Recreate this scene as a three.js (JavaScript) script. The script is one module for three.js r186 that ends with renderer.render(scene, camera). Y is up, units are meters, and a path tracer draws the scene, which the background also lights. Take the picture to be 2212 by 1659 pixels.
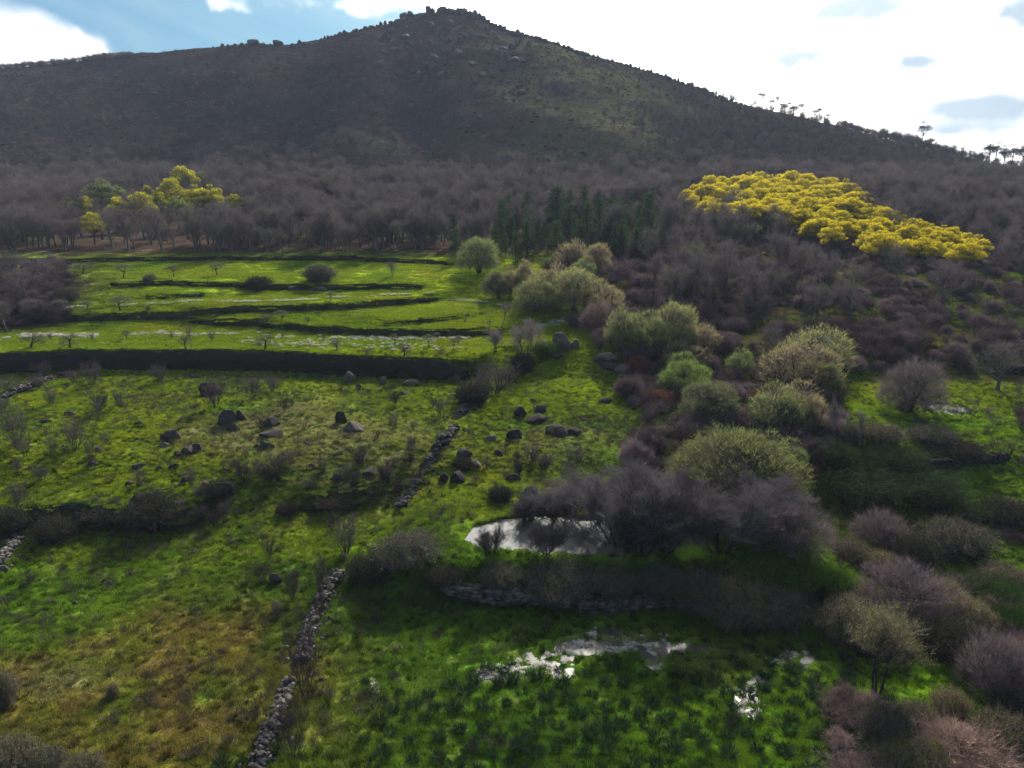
import * as THREE from 'three';
import { mergeGeometries, mergeVertices } from 'three/addons/utils/BufferGeometryUtils.js';

// ---------------------------------------------------------------- camera, sky, sun, exposure
const scene = new THREE.Scene();
const FOV = 55, PITCH = 13, CAMY = 25;
const camera = new THREE.PerspectiveCamera(FOV, 4 / 3, 0.5, 3000);
camera.position.set(0, CAMY, 0);
scene.fog = new THREE.FogExp2(0xb4c0dc, 0.00011);
camera.rotation.set(-PITCH * Math.PI / 180, 0, 0);
const renderer = new THREE.WebGLRenderer();
renderer.toneMapping = THREE.LinearToneMapping;
renderer.toneMappingExposure = 3.0;
renderer.shadowMap.enabled = true;

const RAD = Math.PI / 180;
const SUN_AZ = 13 * RAD, SUN_EL = 32.5 * RAD;                       // azimuth to the right of straight ahead
const sunDir = new THREE.Vector3(Math.sin(SUN_AZ) * Math.cos(SUN_EL), Math.sin(SUN_EL), -Math.cos(SUN_AZ) * Math.cos(SUN_EL));
const sun = new THREE.DirectionalLight(new THREE.Color().setRGB(1, 0.93, 0.8), 5);
sun.name = 'sun';
sun.position.copy(sunDir).multiplyScalar(900);
sun.position.z -= 150;
sun.target.position.set(0, 0, -150);
sun.castShadow = true;
Object.assign(sun.shadow.camera, { left: -450, right: 450, top: 450, bottom: -450, near: 1, far: 2000 });
sun.shadow.mapSize.set(4096, 4096);
scene.add(sun, sun.target);

// ---------------------------------------------------------------- numbers and noise
function rng(seed) { let s = seed >>> 0; return () => { s = (s + 0x6d2b79f5) | 0; let t = Math.imul(s ^ (s >>> 15), 1 | s); t = (t + Math.imul(t ^ (t >>> 7), 61 | t)) ^ t; return ((t ^ (t >>> 14)) >>> 0) / 4294967296; }; }
const clamp = (x, a = 0, b = 1) => x < a ? a : x > b ? b : x;
const lerp = (a, b, t) => a + (b - a) * t;
const sstep = (a, b, x) => { const t = clamp((x - a) / (b - a)); return t * t * (3 - 2 * t); };
const PERM = new Uint8Array(512), RV = new Float32Array(256);
{ const r = rng(7); const p = [...Array(256).keys()]; for (let i = 255; i > 0; i--) { const j = Math.floor(r() * (i + 1)); [p[i], p[j]] = [p[j], p[i]]; } for (let i = 0; i < 512; i++) PERM[i] = p[i & 255]; for (let i = 0; i < 256; i++) RV[i] = r() * 2 - 1; }
function noise2(x, y) {
  const ix = Math.floor(x), iy = Math.floor(y), fx = x - ix, fy = y - iy, X = ix & 255, Y = iy & 255;
  const u = fx * fx * (3 - 2 * fx), v = fy * fy * (3 - 2 * fy);
  const a = RV[PERM[PERM[X] + Y]], b = RV[PERM[PERM[(X + 1) & 255] + Y]], c = RV[PERM[PERM[X] + ((Y + 1) & 255)]], d = RV[PERM[PERM[(X + 1) & 255] + ((Y + 1) & 255)]];
  return lerp(lerp(a, b, u), lerp(c, d, u), v);
}
function noise3(x, y, z) {
  const iz = Math.floor(z), fz = z - iz, w = fz * fz * (3 - 2 * fz);
  return lerp(noise2(x + iz * 37.17, y + iz * 17.31), noise2(x + (iz + 1) * 37.17, y + (iz + 1) * 17.31), w);
}
const fbm = (x, y, o = 4) => { let s = 0, a = 0.5, n = 0; for (let i = 0; i < o; i++) { s += a * noise2(x, y); n += a; a *= 0.5; x = x * 2.03 + 11.3; y = y * 2.03 + 5.7; } return s / n; };
const fbm3 = (x, y, z, o = 4) => { let s = 0, a = 0.5, n = 0; for (let i = 0; i < o; i++) { s += a * noise3(x, y, z); n += a; a *= 0.52; x = x * 2.03 + 3.1; y = y * 2.03 + 7.7; z = z * 2.03 + 1.9; } return s / n; };

// directions: P(px, py) in the 2212 x 1659 frame used for measuring the place
const FW = 2212, FH = 1659, FL = FH / 2 / Math.tan(FOV / 2 * RAD), CP = Math.cos(PITCH * RAD), SP = Math.sin(PITCH * RAD);
function ray(px, py) { const x = px - FW / 2, y = FH / 2 - py; return [x, y * CP - FL * SP, -(FL * CP + y * SP)]; }
const toAE = (px, py) => { const [x, y, z] = ray(px, py); return [Math.atan2(x, -z) / RAD, Math.atan2(y, Math.hypot(x, z)) / RAD]; };

// ---------------------------------------------------------------- sky
{
  const W = 3072, H = 1536, data = new Float32Array(W * H * 4);
  const blob = (px, py, rx, ry, k) => { const [a, e] = toAE(px, py); return [a, e, rx * 1.05 / 1593 / RAD, ry * 1.1 / 1593 / RAD, k]; };
  // gaps (dark undersides and blue holes) in the bright bank, and thick cloud in the blue part
  const gaps = [blob(1860, 18, 105, 30, 1), blob(1725, 126, 75, 19, 0.8), blob(1985, 128, 44, 20, 0.95), blob(2130, 232, 120, 26, 0.95), blob(1800, 222, 55, 14, 0.35), blob(1915, 106, 30, 9, 0.5), blob(2130, 122, 70, 16, 0.45), blob(2195, 30, 40, 45, 0.9), blob(2060, 285, 130, 14, 0.55), blob(1890, 240, 40, 18, 0.3)];
  const puffs = [blob(40, 60, 75, 38, 1.0), blob(110, 110, 70, 38, 1.1), blob(20, 120, 90, 34, 1.0), blob(185, 128, 26, 20, 0.7), blob(150, 95, 40, 26, 0.7), blob(165, 60, 34, 20, 0.22), blob(470, -6, 110, 18, 0.9), blob(890, -10, 190, 30, 1.25), blob(1010, 10, 90, 30, 1.0)];
  const bump = (L, a, e) => { let s = 0; for (const [ba, be, rx, ry, k] of L) { const dx = (a - ba) / rx, dy = (e - be) / ry, d = dx * dx + dy * dy; if (d < 9) s += k * Math.exp(-d * 1.1); } return s; };
  const sd = sunDir;
  for (let row = 0; row < H; row++) {
    const el = ((row + 0.5) / H - 0.5) * Math.PI, y = Math.sin(el), c = Math.cos(el), e = el / RAD;
    for (let col = 0; col < W; col++) {
      const o = (row * W + col) * 4;
      data[o + 3] = 1;
      if (y < 0) { data[o] = 0.06; data[o + 1] = 0.07; data[o + 2] = 0.07; continue; }
      const th = ((col + 0.5) / W - 0.5) * 2 * Math.PI, x = Math.cos(th) * c, z = Math.sin(th) * c;
      let a = Math.atan2(x, -z) / RAD;
      const cos = x * sd.x + y * sd.y + z * sd.z, ang = Math.acos(clamp(cos, -1, 1)) / RAD;
      const wx = fbm3(x * 7, y * 7, z * 7, 3), n = fbm3(x * 9 + wx * 0.6, y * 15, z * 9, 6), nf = fbm3(x * 38 + wx, y * 52, z * 38, 4);
      // blue
      const hz = Math.exp(-e / 11), toward = Math.exp(-ang * ang / 900);
      let r = 0.050 + 0.035 * hz + 0.06 * toward, g = 0.108 + 0.08 * hz + 0.15 * toward, b = 0.185 + 0.07 * hz + 0.14 * toward;
      const cirrus = clamp(0.55 * fbm3(x * 4 + y * 10, y * 26 + x * 9, z * 4, 4) + 0.16 + 0.25 * fbm3(x * 16, y * 40 + x * 12, z * 16, 3)) * 0.62;
      r = lerp(r, 0.23, cirrus); g = lerp(g, 0.28, cirrus); b = lerp(b, 0.30, cirrus);
      // cloud cover: thick toward and right of the sun, broken elsewhere
      const ring = sstep(34, 8, Math.abs(a - 13 - 7)) , bank = a > -90 && a < 90 ? sstep(-4.5, 3.5, a + (e - 12) * 0.35 + n * 3) * sstep(75, 45, a) : 0;
      let cov = -0.42 + n * 0.75 + nf * 0.28 + 1.75 * bank + 0.55 * sstep(16, 40, e) * (0.4 + n) + 0.95 * bump(puffs, a + nf * 1.6 + wx, e + nf * 1.1);
      if (a < -3 && e > 0 && e < 18 && a > -40) cov -= 0.25;
      const m = sstep(-0.35, 0.75, cov + 0.38 * nf), thick = sstep(0.25, 1.6, cov);
      const edge = 1 + 0.25 * (1 - thick);
      let cl = (0.345 + 0.08 * toward) * edge * (1 + 0.16 * nf + 0.12 * n);
      const back = sstep(60, 130, ang);
      cl *= 1 - 0.4 * back;
      // grey undersides in the gaps of the bank
      
      
      const glow = 6.5 * Math.exp(-ang / 8) + 0.36 * Math.exp(-ang / 20) * m;
      const gq = bump(gaps, a + nf * 1.5 + wx * 0.8, e + nf * 0.55), hole = sstep(0.02, 0.85, gq * (1 + 0.6 * n + 0.5 * nf)), gw = glow * (1 - 0.8 * hole) * (0.25 + 0.75 * m);
      const hr = 0.135 + 0.05 * n, hg = 0.19 + 0.05 * n, hb = 0.235 + 0.04 * n, mx = (v, h) => lerp(v, h, hole * 0.93);
      data[o] = mx(lerp(r, cl, m), hr) + gw; data[o + 1] = mx(lerp(g, cl, m), hg) + gw * 0.96; data[o + 2] = mx(lerp(b, cl, m), hb) + gw * 0.9;
    }
  }
  const t = new THREE.DataTexture(data, W, H, THREE.RGBAFormat, THREE.FloatType);
  t.mapping = THREE.EquirectangularReflectionMapping; t.magFilter = THREE.LinearFilter; t.needsUpdate = true;
  scene.background = t; scene.environment = t;
}

// ---------------------------------------------------------------- bookkeeping
const used = {};
const numbered = (name) => { const k = used[name] = (used[name] ?? -1) + 1; return k ? name + '_' + String(k).padStart(3, '0') : name; };
function tag(o, label, category, group, kind) { if (label) o.userData.label = label; if (category) o.userData.category = category; if (group) o.userData.group = group; if (kind) o.userData.kind = kind; return o; }
function part(name, geo, mat, parent) { const m = new THREE.Mesh(geo, mat); m.name = parent ? name : numbered(name); m.castShadow = m.receiveShadow = true; (parent ?? scene).add(m); return m; }
const std = (o) => new THREE.MeshPhysicalMaterial({ roughness: 1, specularIntensity: 0, ...o });
const rgb = (r, g, b) => new THREE.Color().setRGB(r, g, b);
const twigMat = (r, g, b) => new THREE.MeshPhysicalMaterial({ color: rgb(r, g, b), vertexColors: true, roughness: 1, transmission: 0.16, thickness: 0, specularIntensity: 0, side: THREE.DoubleSide });
const leafMat = (r, g, b, tr = 0.4) => new THREE.MeshPhysicalMaterial({ color: rgb(r, g, b), vertexColors: true, roughness: 1, transmission: tr, thickness: 0, specularIntensity: 0.04, side: THREE.DoubleSide });

// ---------------------------------------------------------------- terrain
const table = (pts) => (x) => { if (x <= pts[0][0]) return pts[0][1]; for (let i = 1; i < pts.length; i++) if (x <= pts[i][0]) { const t = (x - pts[i - 1][0]) / (pts[i][0] - pts[i - 1][0]); return lerp(pts[i - 1][1], pts[i][1], t); } return pts[pts.length - 1][1]; };
const smoothTable = (pts) => (x) => {
  const n = pts.length; if (x <= pts[0][0]) return pts[0][1]; if (x >= pts[n - 1][0]) return pts[n - 1][1];
  let i = 1; while (x > pts[i][0]) i++;
  const s = (k) => k <= 0 || k >= n - 1 ? (k <= 0 ? (pts[1][1] - pts[0][1]) / (pts[1][0] - pts[0][0]) : (pts[n - 1][1] - pts[n - 2][1]) / (pts[n - 1][0] - pts[n - 2][0])) : (pts[k + 1][1] - pts[k - 1][1]) / (pts[k + 1][0] - pts[k - 1][0]);
  const h = pts[i][0] - pts[i - 1][0], t = (x - pts[i - 1][0]) / h, t2 = t * t, t3 = t2 * t;
  return (2 * t3 - 3 * t2 + 1) * pts[i - 1][1] + (t3 - 2 * t2 + t) * h * s(i - 1) + (-2 * t3 + 3 * t2) * pts[i][1] + (t3 - t2) * h * s(i);
};
const RIDGE = [[-260, 175], [0, 150], [100, 139], [200, 127], [300, 115], [400, 107], [470, 100], [560, 92], [620, 96], [700, 82], [760, 68], [830, 54], [880, 37], [905, 28], [960, 25], [1000, 28], [1040, 42], [1100, 67], [1180, 88], [1250, 112], [1400, 153], [1500, 187], [1600, 226], [1700, 247], [1790, 266], [1850, 284], [1980, 317], [2100, 346], [2212, 368], [2480, 415]];
const ridgeSlope = table(RIDGE.map(([px, py]) => { const [x, y, z] = ray(px, py); return [x / -z, y / -z]; }));
const ridgeDist = smoothTable([[-1, 440], [-0.62, 470], [-0.3, 490], [-0.08, 525], [0.2, 490], [0.45, 440], [0.62, 405], [1, 380]]);
const baseH = smoothTable([[-20, -1.2], [0, -0.6], [30, 0], [44, 0.15], [58, 1.0], [75, 2.2], [92, 3.1], [120, 4.9], [150, 7.0], [200, 12.8], [260, 20.9], [300, 27.4], [340, 34.4], [900, 134.4]]);

const risers = [];
function riserStep(rz, x, D) {
  const { xs, ds, h, w } = rz, n = xs.length;
  let Dr, out = 0;
  if (x <= xs[0]) { out = xs[0] - x; Dr = ds[0]; } else if (x >= xs[n - 1]) { out = x - xs[n - 1]; Dr = ds[n - 1]; } else { let i = 1; while (x > xs[i]) i++; Dr = lerp(ds[i - 1], ds[i], (x - xs[i - 1]) / (xs[i] - xs[i - 1])); }
  const edge = Math.min(x - xs[0], xs[n - 1] - x), o2 = edge < 5 ? (5 - edge) * 0.28 + (out > 0 ? out * 1.3 : 0) : 0; Dr += fbm(x / 3 + h * 9, 1.7, 2) * 0.5;
  const ww = Math.min(rz.spread ?? 14, w + o2), t = (D - Dr) / ww;
  return t <= 0 ? 0 : t >= 1 ? h : h * (o2 > 0.5 ? t * t * (3 - 2 * t) : t);
}
const risersDist = (x, D) => { let m = 99; for (const r of risers) { const { xs, ds } = r, n = xs.length; if (x < xs[0] || x > xs[n - 1]) continue; let i = 1; while (x > xs[i]) i++; const Dr = lerp(ds[i - 1], ds[i], (x - xs[i - 1]) / (xs[i] - xs[i - 1])); m = Math.min(m, Math.abs(D - Dr - r.w / 2)); } return m; };

let POND = null, POOL = null;
const puddles = [];
function height(x, D) {
  let h = baseH(D);
  for (const r of risers) h += riserStep(r, x, D);
  const u = x / Math.max(D, 20);
  if (D > 270) {                                                   // the mountain
    const Dr = ridgeDist(u), Hr = CAMY + ridgeSlope(u) * Dr, Df = 290, f = sstep(270, 330, D);
    let m;
    if (D < Dr) {
      const t = (D - Df) / (Dr - Df), Hf = baseH(Df) + 8.9, tt = Math.max(t, 0), g = 0.75 * tt + 0.25 * tt * tt * (3 - 2 * tt);
      m = Hf + (Hr - Hf) * (t < 0 ? t * 0.5 : g);
      const wn = clamp(Math.sin(Math.PI * clamp(t)) * 1.6);
      m += wn * (fbm(x / 60 + 3, D / 60, 3) * 5 + fbm(x / 16, D / 16, 3) * 1.0);
      const gu = -0.118 - 0.02 * t + 0.012 * Math.sin(t * 7), gd = (u - gu) / 0.03;
      m -= wn * 6.5 * Math.exp(-gd * gd) * (1 - 0.5 * t);
      const sp = (u - 0.06 - 0.08 * (1 - t)) / 0.10; m += wn * 8 * Math.exp(-sp * sp);
      const s2 = (u + 0.23 - 0.06 * t) / 0.055; m += wn * 6 * Math.exp(-s2 * s2);
      const s3 = (u + 0.5) / 0.09; m -= wn * 5 * Math.exp(-s3 * s3);
    } else m = Hr - (D - Dr) * 0.3 - 0.0012 * (D - Dr) ** 2;
    m += (fbm(x / 6, D / 6, 2) * 0.6) * sstep(300, 360, D);
    h = lerp(h, m, f);
  } else h += fbm(x / 30 + 9, D / 30, 3) * 2.0 * sstep(150, 200, D);
  // rough ground
  const calm = D > 84 && D < 150 ? 0.35 : 1;
  if (D < 270) h += calm * (fbm(x / 11 + 4.2, D / 11, 2) * 0.55 * sstep(28, 60, D) + fbm(x / 2.6, D / 2.6, 2) * 0.13 + noise2(x / 1.1 + 5, D / 1.1) * 0.05 + noise2(x / 0.5, D / 0.5) * 0.065 * sstep(120, 60, D));
  // pond platform and basin
  if (POND && D > 38 && D < 66) {
    const plat = POND.h + 0.28, wx = sstep(POND.x - 15.5, POND.x - 9.5, x) * sstep(POND.x + 24, POND.x + 15, x), wd = sstep(POND.front - 3.3, POND.front, D + fbm(x / 3, 3.3, 2) * 0.5);
    const p = plat * wd * wx; if (p > h) h = lerp(h, p + fbm(x / 2, D / 2, 2) * 0.1 * wd, wx);
    const q = Math.hypot((x - POND.x) / POND.rx, (D - POND.D) / POND.rd) + fbm(x / 2.5, D / 2.5, 3) * 0.28 + fbm(x / 0.8, D / 0.8, 2) * 0.08;
    if (q < 1.35) h = lerp(Math.min(h, POND.h - 0.5), q > 1.08 ? Math.min(h, Math.max(plat, h)) : plat, sstep(0.93, 1.1, q));
  }
  if (POOL) { const q = Math.hypot((x - POOL.x) / POOL.rx, (D - POOL.D) / POOL.rd) + fbm(x / 1.6, D / 1.6, 2) * 0.1; if (q < 1.8) h = lerp(POOL.h + (q < 1 ? -0.25 * (1 - q) - 0.02 : 0.12 * (q - 1)), h, sstep(1.05, 1.8, q)); }
  if (puddles.length && D > 26 && D < 50 && x > -9 && x < 26) {
    let hp = 1e9, kk = 0; const n = 0.62 * fbm(x / 0.8, D / 0.45, 3) + 0.38 * fbm(x / 0.3, D / 0.24, 2);
    for (const p of puddles) { const dx = (x - p.x) / p.rx, dd = (D - p.D) / p.rd, q = dx * dx + dd * dd; if (q < 4) { kk = Math.max(kk, sstep(4, 1.4, q)); hp = Math.min(hp, p.h + (p.wet ? -0.05 : -0.012) + 0.3 * n + 0.12 * clamp((q - 0.5) / 0.8)); } }
    if (kk > 0) h = lerp(h, hp + noise2(x / 0.25, D / 0.25) * 0.02, kk);
  }
  return h;
}
// the ground under a direction: { x, y, z, D, s } with s the size in metres of one measuring unit there
function ground(px, py) {
  const [dx, dy, dz] = ray(px, py), k = -1 / dz; let a = 6, b = 6;
  const f = (D) => CAMY + dy * k * D - height(dx * k * D, D);
  while (b < 760) { b = a * 1.012; if (f(b) < 0) break; a = b; }
  for (let i = 0; i < 18; i++) { const m = (a + b) / 2; if (f(m) < 0) b = m; else a = m; }
  const D = (a + b) / 2, x = dx * k * D;
  return { x, y: height(x, D), z: -D, D, s: D * k / CP / 1 * CP };
}
function ridgeAt(px, py) { const [sx, sy, sz] = ray(px, py), u = sx / -sz, D = ridgeDist(u) - 1.5, t = D / Math.hypot(1, 0); return { x: u * D, y: height(u * D, D), z: -D, D, s: D / -sz }; }
function riser(h, w, pts, spread) { const g = pts.map(([px, py]) => ground(px, py)).sort((p, q) => p.x - q.x); const r = { xs: g.map((p) => p.x), ds: g.map((p) => p.D), h, w, spread }; risers.push(r); return r; }

// puddles are laid once the pond stands; the pond first
{ const a = CAMY, hw = 2.3, at = (px, py) => { const [dx, dy, dz] = ray(px, py), D = (hw - a) / dy * -dz; return [dx / -dz * D, D]; };
  const L = at(1000, 1160), R = at(1450, 1150), F = at(1210, 1199), B = at(1210, 1118);
  POND = { x: (L[0] + R[0]) / 2, D: (F[1] + B[1]) / 2, rx: (R[0] - L[0]) / 2, rd: (B[1] - F[1]) / 2 + 0.15, h: hw, front: F[1] - 0.6 }; }
const wallLeft = riser(1.5, 0.6, [[-150, 1150], [0, 1165], [47, 1140], [166, 1130], [245, 1136], [335, 1148], [396, 1143], [436, 1122]], 10);
const wallShort = riser(0.9, 0.5, [[655, 1104], [720, 1100], [800, 1084]], 8);
const wallBig = riser(2.5, 0.7, [[-260, 812], [0, 806], [160, 799], [400, 798], [620, 802], [850, 816], [1010, 822]], 9);
const bankB = riser(1.0, 0.7, [[424, 704], [560, 708], [700, 720], [850, 727], [960, 727], [1087, 724]], 12);
const bankC = riser(0.6, 0.7, [[834, 706], [920, 698], [1015, 686]], 12);
const bankA = riser(0.95, 0.7, [[48, 698], [300, 690], [410, 688], [580, 674], [751, 668], [850, 660], [947, 650]], 12);
const bankE = riser(0.6, 0.6, [[328, 644], [437, 642]], 12);
const bankD = riser(0.8, 0.8, [[246, 621], [375, 617], [505, 621], [620, 626], [751, 627], [913, 624]], 12);
const bankF = riser(0.7, 0.9, [[-100, 568], [200, 566], [500, 562], [750, 563], [980, 572]], 12);
{ const made = [];
for (const [px, py, rx, rd] of [[1290, 1392, 2.6, 0.8], [1390, 1398, 2.6, 0.8], [1200, 1425, 2.2, 0.8], [1110, 1450, 1.8, 0.7], [1215, 1448, 0.9, 0.7], [1410, 1425, 1.2, 0.8], [1320, 1370, 1.7, 0.5], [1612, 1512, 0.75, 1.5], [1630, 1470, 0.9, 0.6], [1700, 1425, 1.4, 0.6], [1735, 1415, 0.7, 0.8], [1500, 1400, 1.2, 0.5], [1070, 1465, 1.0, 0.5]]) { const g = ground(px, py); made.push({ x: g.x, D: g.D, h: g.y, rx, rd }); }
  const near = made.filter((p) => p.x < 15), far = made.filter((p) => p.x >= 15); for (const L of [near, far]) { const m = L.reduce((s, p) => s + p.h, 0) / L.length; L.forEach((p, k) => { p.wet = p.D > 38; p.h = m - k * 0.004; puddles.push(p); }); } }
{ const g = ground(2040, 881), e = ground(2088, 881); POOL = { x: g.x, D: g.D, h: g.y + 0.02, rx: e.x - g.x, rd: 2.6 }; }
const groundY = (x, z) => height(x, -z);

// masks of the ground, from measured spots
const spot = (px, py, rx, rd) => { const g = ground(px, py); return (x, D) => { const a = (x - g.x) / rx, b = (D - g.D) / rd, q = a * a + b * b; return q > 6 ? 0 : Math.exp(-q); }; };
const sum = (L) => (x, D) => { let s = 0; for (const f of L) s += f(x, D); return Math.min(1, s); };
const ochre = sum([spot(330, 1400, 7, 5), spot(480, 1480, 6, 4), spot(150, 1480, 6, 5), spot(560, 1420, 3, 4), spot(400, 1600, 6, 3)]);
const dryGrey = sum([spot(130, 1470, 2.6, 1.4), spot(620, 900, 7, 7), spot(820, 960, 6, 7), spot(480, 930, 4, 4), spot(650, 960, 4, 5), spot(1250, 960, 6, 5), spot(1330, 1380, 2.5, 1.2), spot(1580, 1440, 3, 2), spot(840, 668, 10, 2.5), spot(900, 590, 12, 5)]);
const lush = sum([spot(200, 1310, 2.4, 1.8), spot(1400, 830, 8, 10), spot(1320, 1020, 5, 5), spot(2100, 930, 14, 9), spot(1960, 1440, 3, 3), spot(1720, 1480, 3, 3), spot(2180, 1130, 6, 6), spot(500, 880, 3, 2), spot(1100, 1330, 9, 3), spot(1940, 1480, 3, 2), spot(2150, 1000, 8, 6), spot(1550, 1560, 5, 4)]);
const brushy = sum([spot(30, 590, 14, 12), spot(60, 640, 10, 9), spot(20, 690, 8, 7), spot(110, 625, 5, 6)]);
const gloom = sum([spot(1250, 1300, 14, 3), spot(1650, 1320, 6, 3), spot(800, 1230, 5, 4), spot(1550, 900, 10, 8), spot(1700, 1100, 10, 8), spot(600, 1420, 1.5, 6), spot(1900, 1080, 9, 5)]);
function groundColor(x, D, h, slope, out, turf) {
  const n1 = fbm(x / 9 + 1.7, D / 9, 3), n2 = fbm(x / 2.3 + 8, D / 2.3, 3), n3 = noise2(x / 0.5, D / 0.5), n4 = fbm(x / 0.9, D / 0.45, 2), u = x / Math.max(D, 20);
  let r, g, b; const mix = (t, R, G, B) => { r = lerp(r, R, t); g = lerp(g, G, t); b = lerp(b, B, t); };
  if (D < 175) {
    [r, g, b] = [0.034, 0.068, 0.006];
    mix(clamp(0.45 + n1 * 0.9 + n2 * 0.3), 0.048, 0.094, 0.004);
    const mid = sstep(44, 54, D);
    mix(mid * clamp(0.5 + n2 * 0.45 + n1 * 0.5), 0.098, 0.116, 0.004);
    mix((1 - mid) * 0.3, 0.024, 0.060, 0.004);
    if (!turf) mix(clamp(sstep(0.0, 0.5, n4 + n2 * 0.5) * 0.55), 0.055, 0.055, 0.018);          // dead stalks
    mix(ochre(x, D) * clamp(0.75 + n2 * 0.8), 0.092, 0.084, 0.013);
    mix(ochre(x, D) * clamp(n3 * 0.9 + n2), 0.05, 0.034, 0.014);
    mix(dryGrey(x, D) * clamp(0.6 + n4 * 0.7), 0.105, 0.098, 0.045);
    mix(lush(x, D) * clamp(0.75 + n2 * 0.6), 0.056, 0.108, 0.005);
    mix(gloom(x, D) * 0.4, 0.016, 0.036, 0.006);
    if (D > 86) { const terr = sstep(86, 92, D) * sstep(158, 146, D) * sstep(10, 3, x - 6 - (D - 92) * 0.1); mix(terr * 0.85, 0.082 + 0.02 * n1, 0.116, 0.004); mix(terr * clamp(n2 * 0.9 - 0.1), 0.075, 0.10, 0.02);
      mix(sstep(4, 14, x - 4) * sstep(78, 92, D) * clamp(0.62 + n1 * 0.9), 0.040, 0.036, 0.018);       // scrubby right-hand slope
      mix(sstep(-52, -58, x + (D - 100) * -0.2) * 0.0, 0, 0, 0); }
    if (D > 90 && x < -40) mix(brushy(x, D), 0.022, 0.019, 0.012);
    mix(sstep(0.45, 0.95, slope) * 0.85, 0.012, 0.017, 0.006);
    mix(sstep(146, 160, D + n1 * 4), 0.036, 0.026, 0.020);
  } else {
    [r, g, b] = [0.036, 0.026, 0.020]; mix(clamp(n1 + 0.3), 0.050, 0.030, 0.026);
    mix(clamp(0.2 + n1 * 1.2 + sstep(0.05, 0.3, u) * 0.3) * sstep(230, 180, D), 0.03, 0.045, 0.01);
    mix(sstep(260, 330, D) * 0.9, 0.021, 0.018, 0.019);
    const Dr = ridgeDist(u), t = (D - 290) / (Dr - 290), big = fbm(x / 26, D / 26, 4), str = fbm(x / 7, D / 4.5, 3);
    const spur = Math.exp(-(((u - 0.05 - 0.10 * (1 - t)) / 0.12) ** 2)) * sstep(0.98, 0.72, t);
    mix(clamp(spur * (0.75 + big * 0.8 + str * 0.5)) * sstep(290, 330, D), 0.070, 0.066, 0.032);
    mix(clamp((big + 0.05) * 1.2) * 0.5 * sstep(300, 340, D), 0.036, 0.037, 0.020);
    mix(clamp(str * 1.3 - 0.15) * sstep(300, 340, D) * 0.75, 0.066, 0.060, 0.046);
    mix(clamp(-big * 1.6 - 0.1) * 0.8, 0.020, 0.014, 0.019);
  }
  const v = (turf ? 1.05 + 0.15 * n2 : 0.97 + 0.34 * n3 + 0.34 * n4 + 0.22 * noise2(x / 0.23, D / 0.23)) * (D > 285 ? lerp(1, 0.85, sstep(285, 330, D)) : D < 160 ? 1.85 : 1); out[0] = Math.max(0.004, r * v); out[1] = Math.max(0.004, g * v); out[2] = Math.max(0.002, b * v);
}
function grainTexture(seed, size, lo, streak) {
  const d = new Uint8Array(size * size * 4), r = rng(seed), g = new Float32Array(size * size);
  for (let o = 0, step = 2; o < 4; o++, step *= 2) { const n = size / step, v = new Float32Array(n * n).map(() => r());
    for (let y = 0; y < size; y++) for (let x = 0; x < size; x++) { const fx = x / step, fy = y / step * streak % n, ix = Math.floor(fx), iy = Math.floor(fy), tx = fx - ix, ty = fy - iy, q = (i, j) => v[(j % n) * n + (i % n)]; g[y * size + x] += lerp(lerp(q(ix, iy), q(ix + 1, iy), tx), lerp(q(ix, iy + 1), q(ix + 1, iy + 1), tx), ty) * 0.25; } }
  for (let i = 0; i < g.length; i++) { const v = clamp((g[i] - 0.5) * 2.2 + 0.5), c = Math.round(255 * (lo + (1 - lo) * v)); d[i * 4] = d[i * 4 + 1] = d[i * 4 + 2] = c; d[i * 4 + 3] = 255; }
  const t = new THREE.DataTexture(d, size, size); t.wrapS = t.wrapT = THREE.RepeatWrapping; t.magFilter = THREE.LinearFilter; t.needsUpdate = true; return t;
}
const grain = grainTexture(5, 512, 0.35, 1);
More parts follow.
